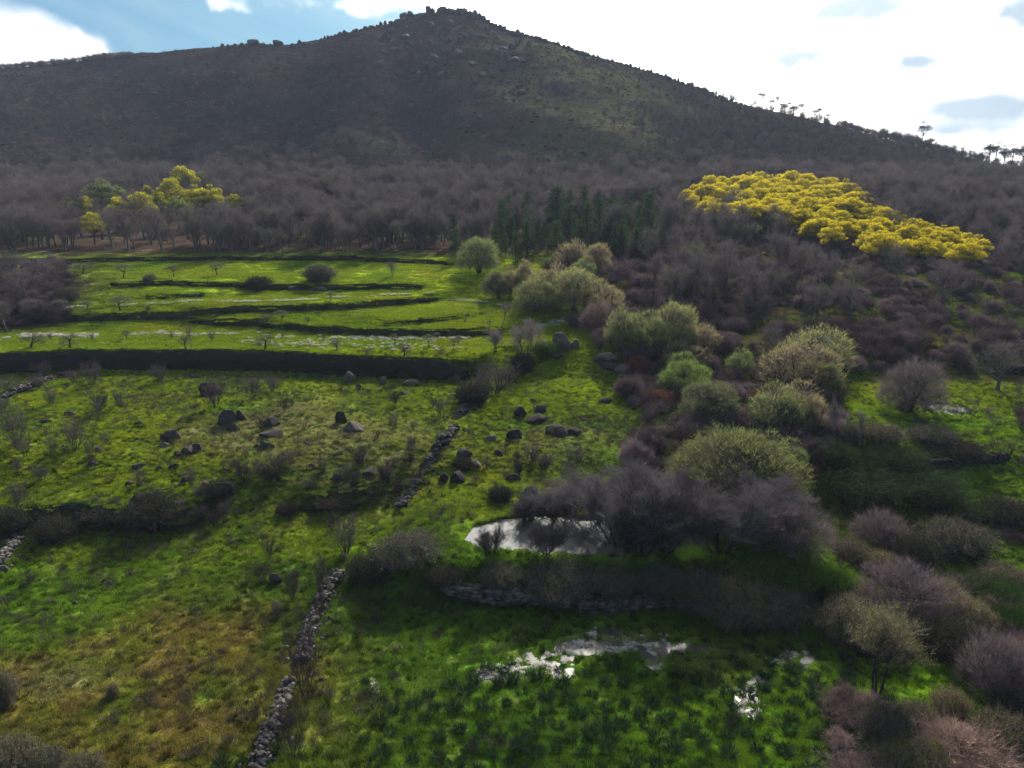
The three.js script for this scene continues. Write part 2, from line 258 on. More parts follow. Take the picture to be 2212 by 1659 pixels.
{
  const NC = 560, K = 0.0048, A = -12, NR = Math.ceil(Math.log((760 - A) / 16) / K);
  const rowsD = []; for (let j = 0; j <= NR; j++) rowsD.push(A + 16 * Math.exp(K * j));
  const split = rowsD.findIndex((d) => d > 152);
  const build = (j0, j1, name, map) => {
    const nr = j1 - j0 + 1, nv = (NC + 1) * nr, P = new Float32Array(nv * 3), C = new Float32Array(nv * 3), UV = new Float32Array(nv * 2), I = new Uint32Array(NC * (nr - 1) * 6), c = [0, 0, 0];
    for (let j = 0; j < nr; j++) { const D = rowsD[j0 + j], hw = 0.86 * (D + 16); for (let i = 0; i <= NC; i++) { const k = j * (NC + 1) + i, x = (i / NC * 2 - 1) * hw; P[k * 3] = x; P[k * 3 + 1] = height(x, D); P[k * 3 + 2] = -D; UV[k * 2] = x / 5.3; UV[k * 2 + 1] = D / 5.3; } }
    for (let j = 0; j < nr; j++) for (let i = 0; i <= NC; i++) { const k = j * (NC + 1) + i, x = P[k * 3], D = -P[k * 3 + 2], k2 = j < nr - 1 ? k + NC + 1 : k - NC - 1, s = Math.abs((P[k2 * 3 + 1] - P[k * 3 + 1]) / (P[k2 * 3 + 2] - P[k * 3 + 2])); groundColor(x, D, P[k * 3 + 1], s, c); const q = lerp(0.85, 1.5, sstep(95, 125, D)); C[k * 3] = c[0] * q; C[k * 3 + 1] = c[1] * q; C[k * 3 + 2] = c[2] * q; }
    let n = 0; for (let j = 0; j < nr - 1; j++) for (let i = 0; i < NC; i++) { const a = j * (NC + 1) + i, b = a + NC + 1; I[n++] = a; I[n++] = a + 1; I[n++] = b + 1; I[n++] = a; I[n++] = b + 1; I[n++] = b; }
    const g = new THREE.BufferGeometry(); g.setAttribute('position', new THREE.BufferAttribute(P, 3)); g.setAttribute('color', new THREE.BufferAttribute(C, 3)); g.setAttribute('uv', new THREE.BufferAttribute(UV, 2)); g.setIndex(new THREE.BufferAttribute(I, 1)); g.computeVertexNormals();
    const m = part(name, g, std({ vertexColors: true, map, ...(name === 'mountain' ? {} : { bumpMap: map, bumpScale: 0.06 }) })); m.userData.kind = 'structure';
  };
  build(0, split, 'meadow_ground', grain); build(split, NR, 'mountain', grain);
}

// ---------------------------------------------------------------- geometry maker
class MB {
  constructor() { this.p = []; this.i = []; this.c = []; }
  v(x, y, z, c) { this.p.push(x, y, z); this.c.push(c[0], c[1], c[2]); return this.p.length / 3 - 1; }
  tri(a, b, c, col) { const n = this.v(...a, col); this.v(...b, col); this.v(...c, col); this.i.push(n, n + 1, n + 2); }
  blade(p, d, L, w, side, c0, c1) { const n = this.v(p[0] - side[0] * w, p[1] - side[1] * w, p[2] - side[2] * w, c0); this.v(p[0] + side[0] * w, p[1] + side[1] * w, p[2] + side[2] * w, c0); this.v(p[0] + d[0] * L, p[1] + d[1] * L, p[2] + d[2] * L, c1 ?? c0); this.i.push(n, n + 1, n + 2); }
  leaf(p, d, s, L, w, c) { const n = this.v(p[0], p[1], p[2], c); this.v(p[0] + d[0] * L * 0.5 + s[0] * w, p[1] + d[1] * L * 0.5 + s[1] * w, p[2] + d[2] * L * 0.5 + s[2] * w, c); this.v(p[0] + d[0] * L, p[1] + d[1] * L, p[2] + d[2] * L, c); this.v(p[0] + d[0] * L * 0.5 - s[0] * w, p[1] + d[1] * L * 0.5 - s[1] * w, p[2] + d[2] * L * 0.5 - s[2] * w, c); this.i.push(n, n + 1, n + 2, n, n + 2, n + 3); }
  tube(pts, rs, sides, col) {
    let prev = null;
    for (let k = 0; k < pts.length; k++) {
      const a = pts[Math.max(0, k - 1)], b = pts[Math.min(pts.length - 1, k + 1)], d = norm([b[0] - a[0], b[1] - a[1], b[2] - a[2]]), [s, t] = frame(d), ring = [];
      for (let q = 0; q < sides; q++) { const an = q / sides * 2 * Math.PI, ca = Math.cos(an) * rs[k], sa = Math.sin(an) * rs[k]; ring.push(this.v(pts[k][0] + s[0] * ca + t[0] * sa, pts[k][1] + s[1] * ca + t[1] * sa, pts[k][2] + s[2] * ca + t[2] * sa, col)); }
      if (prev) for (let q = 0; q < sides; q++) { const q2 = (q + 1) % sides; this.i.push(prev[q], prev[q2], ring[q2], prev[q], ring[q2], ring[q]); }
      prev = ring;
    }
  }
  geo() { const g = new THREE.BufferGeometry(); g.setAttribute('position', new THREE.Float32BufferAttribute(this.p, 3)); g.setAttribute('color', new THREE.Float32BufferAttribute(this.c, 3)); g.setIndex(this.i); g.computeVertexNormals(); return g; }
}
const norm = (v) => { const l = Math.hypot(v[0], v[1], v[2]) || 1; return [v[0] / l, v[1] / l, v[2] / l]; };
const cross = (a, b) => [a[1] * b[2] - a[2] * b[1], a[2] * b[0] - a[0] * b[2], a[0] * b[1] - a[1] * b[0]];
const frame = (d) => { const s = norm(cross(d, Math.abs(d[1]) < 0.9 ? [0, 1, 0] : [1, 0, 0])); return [s, cross(d, s)]; };
const rdir = (r) => { const z = r() * 2 - 1, a = r() * 2 * Math.PI, q = Math.sqrt(1 - z * z); return [q * Math.cos(a), z, q * Math.sin(a)]; };
const sideOf = (d, r) => { const [s, t] = frame(d), a = r() * Math.PI; return [s[0] * Math.cos(a) + t[0] * Math.sin(a), s[1] * Math.cos(a) + t[1] * Math.sin(a), s[2] * Math.cos(a) + t[2] * Math.sin(a)]; };
const shade = (c, k) => [c[0] * k, c[1] * k, c[2] * k];

// A leafless tree of unit-free metres: trunk and limbs in one maker, fine twigs in another.
function bareTree(seed, o) {
  const r = rng(seed), T = new MB(), C = new MB(), { H = 8, spread = 0.6, fork = 0.3, levels = 3, limbs = 7, kids = 6, twigs = 7, bark = [0.05, 0.04, 0.036], twig = [0.150, 0.126, 0.128], twigLen = 0.75, twigW = 0.011, up = 0.6, stems = 1, lean = 0.12, r0 = 0.16, leaf } = o;
  function grow(p, d, L, rad, lev) {
    const n = lev === 0 ? 5 : lev === 1 ? 4 : 2, pts = [p], dirs = [d]; let q = p, dd = d;
    for (let k = 0; k < n; k++) { const w = rdir(r), j = lev === 0 ? 0.12 : 0.26; dd = norm([dd[0] + w[0] * j, dd[1] + w[1] * j + up * 0.22, dd[2] + w[2] * j]); q = [q[0] + dd[0] * L / n, q[1] + dd[1] * L / n, q[2] + dd[2] * L / n]; pts.push(q); dirs.push(dd); }
    const rs = pts.map((_, k) => rad * (1 - 0.75 * k / n) * (lev === 0 && k === 0 ? 1.35 : 1));
    (lev < 2 ? T : C).tube(pts, rs, lev === 0 ? 6 : lev === 1 ? 4 : 3, lev < 2 ? bark : shade(twig, 0.75));
    const at = (t) => { const f = t * n, k = Math.min(n - 1, Math.floor(f)), u = f - k; return [[lerp(pts[k][0], pts[k + 1][0], u), lerp(pts[k][1], pts[k + 1][1], u), lerp(pts[k][2], pts[k + 1][2], u)], dirs[k + 1]]; };
    if (lev < levels) {
      const m = lev === 0 ? limbs : kids, ph = r() * 6.28;
      for (let k = 0; k < m; k++) {
        const t = lev === 0 ? lerp(fork, 1, (k + 0.6 * r()) / m) : lerp(0.25, 1, (k + r()) / m), [b, bd] = at(Math.min(t, 0.999)), az = ph + k * 2.4 + r() * 0.8, [s, e] = frame(bd), sp = spread * (lev === 0 ? lerp(1.25, 0.45, t) : 0.9) * (0.75 + 0.5 * r());
        const cd = norm([bd[0] + (s[0] * Math.cos(az) + e[0] * Math.sin(az)) * sp * 1.3, bd[1] + (s[1] * Math.cos(az) + e[1] * Math.sin(az)) * sp * 1.3, bd[2] + (s[2] * Math.cos(az) + e[2] * Math.sin(az)) * sp * 1.3]);
        grow(b, cd, L * (lev === 0 ? lerp(0.62, 0.4, t) : lerp(0.62, 0.42, t)) * (0.8 + 0.4 * r()), rad * (lev === 0 ? 0.5 : 0.5) * (1 - 0.4 * t), lev + 1);
      }
    }
    if (lev >= levels - 1) for (let k = 0; k < twigs; k++) {
      const [b, bd] = at(0.15 + 0.849 * r()), w = rdir(r), td = norm([bd[0] + w[0] * 0.75, bd[1] + w[1] * 0.75 + up, bd[2] + w[2] * 0.75]), L2 = twigLen * (0.5 + r()), v = 0.7 + 0.6 * r();
      C.blade(b, td, L2, twigW, sideOf(td, r), shade(twig, v), shade(twig, v * 1.15));
      for (let j = 0; j < 2; j++) { const f = 0.25 + 0.5 * r(), e = rdir(r), t2 = norm([td[0] + e[0] * 0.6, td[1] + e[1] * 0.6 + 0.15, td[2] + e[2] * 0.6]), b2 = [b[0] + td[0] * L2 * f, b[1] + td[1] * L2 * f, b[2] + td[2] * L2 * f]; C.blade(b2, t2, L2 * 0.6, twigW * 0.7, sideOf(t2, r), shade(twig, v * 1.05)); if (leaf && r() < leaf.p) for (let q = 0; q < 3; q++) { const ld = rdir(r); C.leaf([b2[0] + t2[0] * L2 * 0.2 * q, b2[1] + t2[1] * L2 * 0.2 * q, b2[2] + t2[2] * L2 * 0.2 * q], ld, sideOf(ld, r), leaf.s, leaf.s * 0.4, shade(leaf.c, 0.7 + 0.6 * r())); } }
    }
  }
  for (let k = 0; k < stems; k++) { const a = k / stems * 6.28 + r(), l = stems > 1 ? lean * (0.6 + 0.8 * r()) : lean * r(); grow([Math.cos(a) * r0 * (stems > 1 ? 1.2 : 0), -0.25, Math.sin(a) * r0 * (stems > 1 ? 1.2 : 0)], norm([Math.cos(a) * l, 1, Math.sin(a) * l]), H * (stems > 1 ? 0.72 + 0.2 * r() : 0.82), r0 * (stems > 1 ? 0.75 : 1), 0); }
  return fit(T, C);
}
// scales both makers to unit height and unit width, so that a placed tree's scale is its size in metres
function fit(T, C) {
  let w = 0, h = 0; const all = [T, C];
  for (const m of all) for (let k = 0; k < m.p.length; k += 3) { h = Math.max(h, m.p[k + 1]); w = Math.max(w, Math.abs(m.p[k]), Math.abs(m.p[k + 2])); }
  const sizes = []; for (let k = 0; k < C.p.length; k += 9) sizes.push(Math.hypot(C.p[k], C.p[k + 2])); sizes.sort((a, b) => a - b); w = sizes[Math.floor(sizes.length * 0.95)] || w;
  for (const m of all) for (let k = 0; k < m.p.length; k += 3) { m.p[k] /= 2 * w; m.p[k + 2] /= 2 * w; m.p[k + 1] /= h; }
  return { trunk: T.geo(), crown: C.geo(), ratio: 2 * w / h };
}
// A rounded crown of many upright sprays on several stems; lobes make its outline uneven.
function domeTree(seed, o) {
  const r = rng(seed), T = new MB(), C = new MB(), { R = 3, H = 4.5, base = 0.35, lobes = 9, sprays = 1500, per = 5, len = 0.5, w = 0.012, inner = [0.085, 0.072, 0.062], outer = [0.23, 0.235, 0.075], bark = [0.045, 0.038, 0.034], leaf = 0.8, leafS = 0.085, stems = 8, upright = 0.85, flat = 1 } = o;
  const L = []; for (let k = 0; k < lobes; k++) { const a = k * 2.4 + r(), f = Math.sqrt((k + 0.4) / lobes), rr = R * (0.28 + 0.28 * r()); L.push([Math.cos(a) * f * (R - rr * 0.75), base + (H - base) * (0.36 + 0.50 * (1 - f * f * 0.75) + 0.24 * r() - 0.12) - rr * 0.12, Math.sin(a) * f * (R - rr * 0.75), rr]); }
  for (let k = 0; k < 10; k++) { const a = k * 0.63 + r() * 0.4, rr = R * (0.33 + 0.1 * r()); L.push([Math.cos(a) * (R - rr) * 0.97, base + H * (0.16 + 0.1 * r()), Math.sin(a) * (R - rr) * 0.97, rr]); }
  for (let k = 0; k < stems; k++) { const t = L[k % lobes], a = r() * 6.28, b0 = [Math.cos(a) * 0.18, -0.25, Math.sin(a) * 0.18], m = [lerp(b0[0], t[0], 0.45) + (r() - 0.5) * 0.4, lerp(0, t[1], 0.55), lerp(b0[2], t[2], 0.45) + (r() - 0.5) * 0.4]; T.tube([b0, m, [t[0], t[1] + t[3] * 0.3, t[2]]], [0.10, 0.06, 0.02], 5, bark); for (let j = 0; j < 5; j++) { const e = rdir(r), f = 0.2 + 0.6 * r(), s = [lerp(m[0], t[0], f), lerp(m[1], t[1], f), lerp(m[2], t[2], f)]; T.tube([s, [s[0] + e[0] * t[3] * 0.5, s[1] + Math.abs(e[1]) * t[3] * 0.6 + 0.1, s[2] + e[2] * t[3] * 0.5], [s[0] + e[0] * t[3] * 0.8, s[1] + Math.abs(e[1]) * t[3] + 0.25, s[2] + e[2] * t[3] * 0.8]], [0.03, 0.018, 0.006], 3, bark); } }
  for (let k = 0; k < sprays; k++) {
    const b = L[Math.floor(r() * L.length)], e = rdir(r), q = 0.35 + 0.65 * Math.pow(r(), 0.45); if (e[1] < -0.75) e[1] *= -1;
    const p = [b[0] + e[0] * b[3] * q, b[1] + e[1] * b[3] * q * flat, b[2] + e[2] * b[3] * q]; if (p[1] < 0.02) continue;
    let deep = 1; for (const l of L) if (l !== b) deep = Math.min(deep, Math.hypot(p[0] - l[0], p[1] - l[1], p[2] - l[2]) / l[3]);
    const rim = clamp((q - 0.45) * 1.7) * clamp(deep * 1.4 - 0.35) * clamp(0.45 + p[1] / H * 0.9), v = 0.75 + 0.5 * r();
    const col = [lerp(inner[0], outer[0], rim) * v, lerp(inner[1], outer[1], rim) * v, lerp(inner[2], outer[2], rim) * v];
    for (let j = 0; j < per; j++) { const f = rdir(r), d = norm([e[0] * 0.8 + f[0] * 0.55, e[1] * 0.5 + f[1] * 0.4 + upright, e[2] * 0.8 + f[2] * 0.55]), LL = len * (0.5 + r()) * (r() < 0.05 ? 2.2 : 1); C.blade(p, d, LL, w, sideOf(d, r), shade(col, 0.8), col);
      if (r() < leaf * (0.25 + 0.75 * rim)) { const ld = rdir(r), z = 0.4 + 0.6 * r(); C.leaf([p[0] + d[0] * LL * z, p[1] + d[1] * LL * z, p[2] + d[2] * LL * z], ld, sideOf(ld, r), leafS * (0.6 + 0.8 * r()), leafS * 0.35, shade(col, 1.15)); } }
  }
  return fit(T, C);
}
// Low tangle of arching canes.
function bramble(seed, o) {
  const r = rng(seed), T = new MB(), C = new MB(), { R = 1.4, H = 1.2, canes = 260, col = [0.115, 0.094, 0.092], leafC = [0.03, 0.05, 0.012], leaf = 0.5, twig = 3, w = 0.006, upright = 0.4 } = o;
  for (let k = 0; k < canes; k++) {
    const a = r() * 6.28, q = Math.sqrt(r()) * R * 0.8, p = [Math.cos(a) * q, -0.1, Math.sin(a) * q], b = rdir(r), hh = H * (0.45 + 0.55 * r()) * (1 - 0.55 * (q / R) ** 2), rx = R * (0.2 + 0.4 * r());
    const m = [p[0] + b[0] * rx * 0.5 + Math.cos(a) * rx * 0.25, hh, p[2] + b[2] * rx * 0.5 + Math.sin(a) * rx * 0.25], e = [p[0] + b[0] * rx * 1.1 + Math.cos(a) * rx * 0.4, hh * lerp(0.55, 1.25, upright * (0.5 + r())), p[2] + b[2] * rx * 1.1 + Math.sin(a) * rx * 0.4], v = 0.6 + 0.7 * r();
    (k < 24 ? T : C).tube([p, [lerp(p[0], m[0], 0.45), hh * 0.62, lerp(p[2], m[2], 0.45)], m, e], [w * 1.3, w * 1.1, w * 0.8, w * 0.3], 3, shade(col, v * 0.8));
    for (let j = 0; j < twig; j++) { const f = r(), s = [lerp(m[0], e[0], f), lerp(m[1], e[1], f), lerp(m[2], e[2], f)], d0 = rdir(r), d = norm([d0[0], d0[1] + 0.5, d0[2]]); C.blade(s, d, 0.22 + 0.3 * r(), w * 0.8, sideOf(d, r), shade(col, v), shade(col, v * 1.3)); if (r() < leaf) { const ld = rdir(r); C.leaf([s[0] + d[0] * 0.15, s[1] + d[1] * 0.15, s[2] + d[2] * 0.15], ld, sideOf(ld, r), 0.10, 0.04, shade(leafC, 0.6 + 0.8 * r())); } }
  }
  return fit(T, C);
}
// Crown of leafy clumps on limbs: mimosa, olive, pine.
function clumpTree(seed, o) {
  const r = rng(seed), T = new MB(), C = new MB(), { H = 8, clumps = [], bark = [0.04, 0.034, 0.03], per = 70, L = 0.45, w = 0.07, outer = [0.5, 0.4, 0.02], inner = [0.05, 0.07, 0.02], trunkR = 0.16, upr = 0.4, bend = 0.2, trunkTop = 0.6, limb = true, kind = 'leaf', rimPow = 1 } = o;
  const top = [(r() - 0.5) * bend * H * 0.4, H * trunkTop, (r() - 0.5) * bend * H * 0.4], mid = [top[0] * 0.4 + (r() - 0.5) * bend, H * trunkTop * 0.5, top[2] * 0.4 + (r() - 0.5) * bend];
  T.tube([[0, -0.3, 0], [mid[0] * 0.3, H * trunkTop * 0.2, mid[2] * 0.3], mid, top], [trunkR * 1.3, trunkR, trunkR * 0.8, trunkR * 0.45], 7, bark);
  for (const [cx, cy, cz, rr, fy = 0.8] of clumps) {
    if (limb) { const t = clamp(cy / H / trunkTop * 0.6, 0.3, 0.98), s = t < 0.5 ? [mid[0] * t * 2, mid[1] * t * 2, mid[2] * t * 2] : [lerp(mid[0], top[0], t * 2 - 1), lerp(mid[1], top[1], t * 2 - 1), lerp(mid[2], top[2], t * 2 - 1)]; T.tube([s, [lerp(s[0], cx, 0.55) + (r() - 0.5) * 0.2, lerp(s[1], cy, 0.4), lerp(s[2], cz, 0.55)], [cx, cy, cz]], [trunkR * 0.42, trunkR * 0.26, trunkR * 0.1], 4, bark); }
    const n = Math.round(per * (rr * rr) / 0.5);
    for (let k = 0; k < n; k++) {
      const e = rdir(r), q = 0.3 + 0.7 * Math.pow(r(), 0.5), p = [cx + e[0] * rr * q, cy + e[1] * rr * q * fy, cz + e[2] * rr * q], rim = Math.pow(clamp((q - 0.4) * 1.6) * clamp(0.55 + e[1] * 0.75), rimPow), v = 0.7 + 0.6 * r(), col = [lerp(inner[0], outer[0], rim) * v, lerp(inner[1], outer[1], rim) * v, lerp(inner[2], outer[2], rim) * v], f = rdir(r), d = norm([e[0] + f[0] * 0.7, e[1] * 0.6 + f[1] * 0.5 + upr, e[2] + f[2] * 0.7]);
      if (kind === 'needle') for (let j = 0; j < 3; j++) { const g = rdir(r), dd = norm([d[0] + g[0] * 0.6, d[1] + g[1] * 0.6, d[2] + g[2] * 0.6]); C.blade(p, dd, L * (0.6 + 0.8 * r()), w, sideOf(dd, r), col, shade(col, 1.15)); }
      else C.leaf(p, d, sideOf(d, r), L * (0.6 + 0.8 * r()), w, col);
    }
  }
  return fit(T, C);
}

// ---------------------------------------------------------------- prototypes
const M = {
  bark: std({ vertexColors: true }), twig: twigMat(1, 1, 1),
  willow: leafMat(0.88, 1.0, 0.95, 0.35), willowPale: leafMat(1.1, 1.16, 1.2, 0.35), willowBeige: leafMat(1.2, 1.03, 1.35, 0.35), willowVivid: leafMat(0.78, 1.12, 0.7, 0.35), willowDusk: leafMat(0.72, 0.80, 0.72, 0.35), willowDull: leafMat(0.66, 0.72, 0.85, 0.3),
  shrub: twigMat(1.15, 1.12, 1.12), shrubPink: twigMat(1.45, 1.25, 1.16), shrubPurple: twigMat(1.12, 1.03, 1.08), shrubDark: twigMat(0.5, 0.48, 0.5), shrubTan: twigMat(2.1, 1.75, 1.4), shrubRed: twigMat(1.7, 0.75, 0.65), shrubOlive: twigMat(0.9, 1.15, 0.6),
  mimosa: leafMat(1, 1, 1, 0.45), mimosaDull: leafMat(0.74, 0.84, 1.2, 0.45), olive: leafMat(1, 1, 1, 0.3), pine: leafMat(1, 1, 1, 0.25), grass: leafMat(1, 1, 1, 0.3), rush: leafMat(1, 1, 1, 0.25), ivy: leafMat(1, 1, 1, 0.2),
  rock: std({ vertexColors: true, bumpMap: grain, bumpScale: 0.03 }), stone: std({ color: rgb(0.042, 0.038, 0.036) }), stonePale: std({ color: rgb(0.085, 0.078, 0.072) }), stoneDark: std({ color: rgb(0.022, 0.020, 0.020) }),
};
const BT = [11, 12, 13, 14].map((s, i) => bareTree(s, { H: 8 + i % 2, limbs: 9, kids: 6, twigs: 4, r0: 0.21, spread: [0.5, 0.42, 0.6, 0.38][i], fork: [0.3, 0.42, 0.25, 0.36][i], bark: [0.085, 0.074, 0.072], twig: [0.108, 0.093, 0.092] }));                    // upright wood trees
const BM = [21, 22].map((s) => bareTree(s, { H: 7, stems: 3, limbs: 6, kids: 5, twigs: 6, spread: 0.5, fork: 0.2, lean: 0.28 }));                                                      // several stems
const BF = [31, 32].map((s) => bareTree(s, { H: 4, limbs: 7, kids: 4, twigs: 4, spread: 0.95, fork: 0.34, up: 0.15, r0: 0.22, twigLen: 0.5, twigW: 0.024, bark: [0.025, 0.021, 0.019], twig: [0.075, 0.062, 0.06] })); // gnarled terrace fruit trees
const BS = [41, 42, 43].map((s) => bareTree(s, { H: 3, stems: 7, limbs: 6, kids: 4, twigs: 4, spread: 0.6, fork: 0.15, lean: 0.5, r0: 0.055, twigLen: 0.4, twigW: 0.013, levels: 2, bark: [0.03, 0.026, 0.025], twig: [0.07, 0.058, 0.06] })); // saplings and suckers
const BA = bareTree(51, { H: 7, stems: 3, limbs: 9, kids: 5, twigs: 4, spread: 0.6, fork: 0.48, lean: 0.2, r0: 0.15, twigLen: 0.6, twigW: 0.007, twig: [0.12, 0.10, 0.08], leaf: { p: 0.25, s: 0.07, c: [0.22, 0.20, 0.06] }, bark: [0.028, 0.024, 0.022] });
const BP = [61, 62].map((s) => bareTree(s, { H: 5.5, stems: 6, limbs: 7, kids: 6, twigs: 6, spread: 0.5, fork: 0.15, lean: 0.42, r0: 0.12, twigLen: 0.6, twigW: 0.008, twig: [0.085, 0.077, 0.082], bark: [0.028, 0.023, 0.022] })); // pond-side willows, leafless
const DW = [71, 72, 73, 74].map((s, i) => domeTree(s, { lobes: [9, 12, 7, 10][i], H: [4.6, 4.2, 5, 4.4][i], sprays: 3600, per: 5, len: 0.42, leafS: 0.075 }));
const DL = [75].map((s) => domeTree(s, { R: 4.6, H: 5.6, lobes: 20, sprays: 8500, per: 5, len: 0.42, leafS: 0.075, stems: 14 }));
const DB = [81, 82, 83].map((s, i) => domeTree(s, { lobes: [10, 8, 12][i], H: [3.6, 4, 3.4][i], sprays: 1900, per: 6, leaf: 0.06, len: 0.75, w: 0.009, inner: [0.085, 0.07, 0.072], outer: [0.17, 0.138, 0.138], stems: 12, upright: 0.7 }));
const BR = [91, 92, 93].map((s) => bramble(s, { canes: 800, twig: 6 }));
const BRL = [94, 95].map((s) => bramble(s, { canes: 360, leaf: 1, twig: 7, col: [0.06, 0.055, 0.04], leafC: [0.045, 0.085, 0.014], H: 0.9 }));
const BROOM = [96, 97].map((s) => bramble(s, { canes: 700, R: 1.1, H: 1.5, leaf: 0, twig: 8, w: 0.006, col: [0.022, 0.036, 0.015], upright: 1.3 }));
const mimosaClumps = (seed) => { const r = rng(seed), L = []; for (let k = 0; k < 26; k++) { const a = k * 2.4 + r(), f = Math.sqrt((k + 0.3) / 26); L.push([Math.cos(a) * f * 2.7, 7.3 - f * f * 2.9 + r() * 1.7 - 0.8, Math.sin(a) * f * 2.7, 0.5 + 0.45 * r(), 0.95]); } for (let k = 0; k < 5; k++) { const a = r() * 6.28; L.push([Math.cos(a) * 1.6, 3.2 + r(), Math.sin(a) * 1.6, 0.8]); } return L; };
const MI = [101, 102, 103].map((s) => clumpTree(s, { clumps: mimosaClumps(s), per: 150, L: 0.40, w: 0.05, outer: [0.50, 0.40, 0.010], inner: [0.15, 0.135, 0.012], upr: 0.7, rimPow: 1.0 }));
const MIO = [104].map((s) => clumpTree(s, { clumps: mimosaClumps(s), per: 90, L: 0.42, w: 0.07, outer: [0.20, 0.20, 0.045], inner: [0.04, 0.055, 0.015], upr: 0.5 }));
const oliveClumps = (seed) => { const r = rng(seed), L = []; for (let k = 0; k < 10; k++) { const a = k * 2.4 + r(), f = Math.sqrt((k + 0.3) / 10); L.push([Math.cos(a) * f * 1.3, 2.75 - f * f * 0.7 + r() * 0.4, Math.sin(a) * f * 1.3, 0.42 + 0.18 * r()]); } return L; };
const OL = [111, 112].map((s) => clumpTree(s, { H: 3.2, clumps: oliveClumps(s), per: 300, L: 0.17, w: 0.03, outer: [0.11, 0.115, 0.085], inner: [0.055, 0.055, 0.042], trunkR: 0.13, trunkTop: 0.45, upr: 0.3 }));
const coneClumps = (seed) => { const r = rng(seed), L = []; for (let k = 0; k < 26; k++) { const t = k / 25, y = 2.2 + t * 7.4, w = (1 - t) * 1.5 + 0.25, a = k * 2.4 + r(); L.push([Math.cos(a) * w * 0.75, y + r() * 0.4, Math.sin(a) * w * 0.75, 0.55 + 0.5 * (1 - t) + 0.16 * r(), 0.65]); } return L; };
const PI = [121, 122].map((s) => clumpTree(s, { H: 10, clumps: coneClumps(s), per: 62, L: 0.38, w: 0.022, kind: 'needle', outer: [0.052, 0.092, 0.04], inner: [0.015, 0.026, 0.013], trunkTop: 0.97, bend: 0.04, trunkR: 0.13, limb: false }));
const tallClumps = (seed, n, y0, sp = 2.1) => { const r = rng(seed), L = []; for (let k = 0; k < n; k++) { const a = k * 2.4 + r(), f = Math.sqrt((k + 0.3) / n); L.push([Math.cos(a) * f * 2.1, y0 + (1 - f) * 1.8 + r() * 2.6 - 1.3, Math.sin(a) * f * 2.1, 0.7 + 0.4 * r(), 0.75]); } return L; };
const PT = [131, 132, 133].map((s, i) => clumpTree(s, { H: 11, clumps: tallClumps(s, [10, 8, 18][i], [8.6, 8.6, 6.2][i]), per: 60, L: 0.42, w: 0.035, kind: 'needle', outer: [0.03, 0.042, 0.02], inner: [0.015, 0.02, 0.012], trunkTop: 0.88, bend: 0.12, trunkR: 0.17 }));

function makeThing(proto, name, mats) { const g = new THREE.Group(); g.name = name; part('trunk', proto.trunk, mats[0], g); part('crown', proto.crown, mats[1], g); return g; }
const protoCache = new Map();
// a thing standing at a measured spot; wpx and hpx are its width and height there
function standAt(name, proto, mats, px, py, wpx, hpx, label, category, group, turn, sink = 0) {
  const g = ground(px, py), rise = Math.cos(Math.atan2(CAMY - g.y - hpx * g.s / 2, g.D));
  return stand(name, proto, mats, g.x, g.y - sink, g.z, wpx * g.s, hpx * g.s / Math.max(0.5, rise), label, category, group, turn);
}
function stand(name, proto, mats, x, y, z, w, h, label, category, group, turn) {
  const key = proto.crown.uuid + mats[1].uuid;
  let o = protoCache.get(key); o = o ? o.clone() : makeThing(proto, name, mats); protoCache.set(key, protoCache.get(key) ?? o);
  o.userData = {}; o.name = numbered(name); o.position.set(x, y, z); o.scale.set(w, h, w); o.rotation.y = turn ?? (x * 7.31 + z * 3.17); scene.add(o);
  return tag(o, label, category, group);
}
const trunkless = new THREE.Matrix4();
// many copies as one mass
function mass(name, geo, mat, spots, label, category, colors) {
  const m = new THREE.InstancedMesh(geo, mat, spots.length); m.name = numbered(name); m.castShadow = m.receiveShadow = true;
  const q = new THREE.Quaternion(), e = new THREE.Euler(), p = new THREE.Vector3(), s = new THREE.Vector3(), mm = new THREE.Matrix4();
  spots.forEach(([x, y, z, w, h, t, tilt = 0, w2 = w], i) => { m.setMatrixAt(i, mm.compose(p.set(x, y, z), q.setFromEuler(e.set(tilt, t, tilt * 0.6)), s.set(w, h, w2))); if (colors) m.setColorAt(i, colors[i]); });
  scene.add(m); return tag(m, label, category, null, 'stuff');
}
// ---------------------------------------------------------------- water
{
  const wm = new THREE.MeshPhysicalMaterial({ color: rgb(0.055, 0.056, 0.052), roughness: 0.06, ior: 1.36, specularIntensity: 1 });
  const wp = new THREE.MeshPhysicalMaterial({ color: rgb(0.03, 0.03, 0.026), roughness: 0.2, ior: 1.33, specularIntensity: 1 });
  const sheet = (name, x, D, y, rx, rd, seed) => { const r = rng(seed), s = new THREE.Shape(), ph = r() * 9; for (let k = 0; k <= 48; k++) { const a = k / 48 * 2 * Math.PI, q = 1 + 0.05 * Math.sin(a * 3 + ph) + 0.04 * Math.sin(a * 5 - ph); s[k ? 'lineTo' : 'moveTo'](Math.cos(a) * rx * q, Math.sin(a) * rd * q); } const g = new THREE.ShapeGeometry(s, 1); g.rotateX(-Math.PI / 2); const m = part(name, g, name === 'puddle_water' ? wp : wm); m.position.set(x, y, -D); m.userData.kind = 'structure'; return m; };
  sheet('pond_water', POND.x, POND.D, POND.h, POND.rx * 1.08, POND.rd * 1.12, 1);
  sheet('pond_water', POOL.x, POOL.D, POOL.h, POOL.rx * 1.15, POOL.rd * 1.15, 2);
  puddles.forEach((p, i) => sheet('puddle_water', p.x, p.D, p.h, p.rx * 1.3, p.rd * 1.3, 3 + i));
}

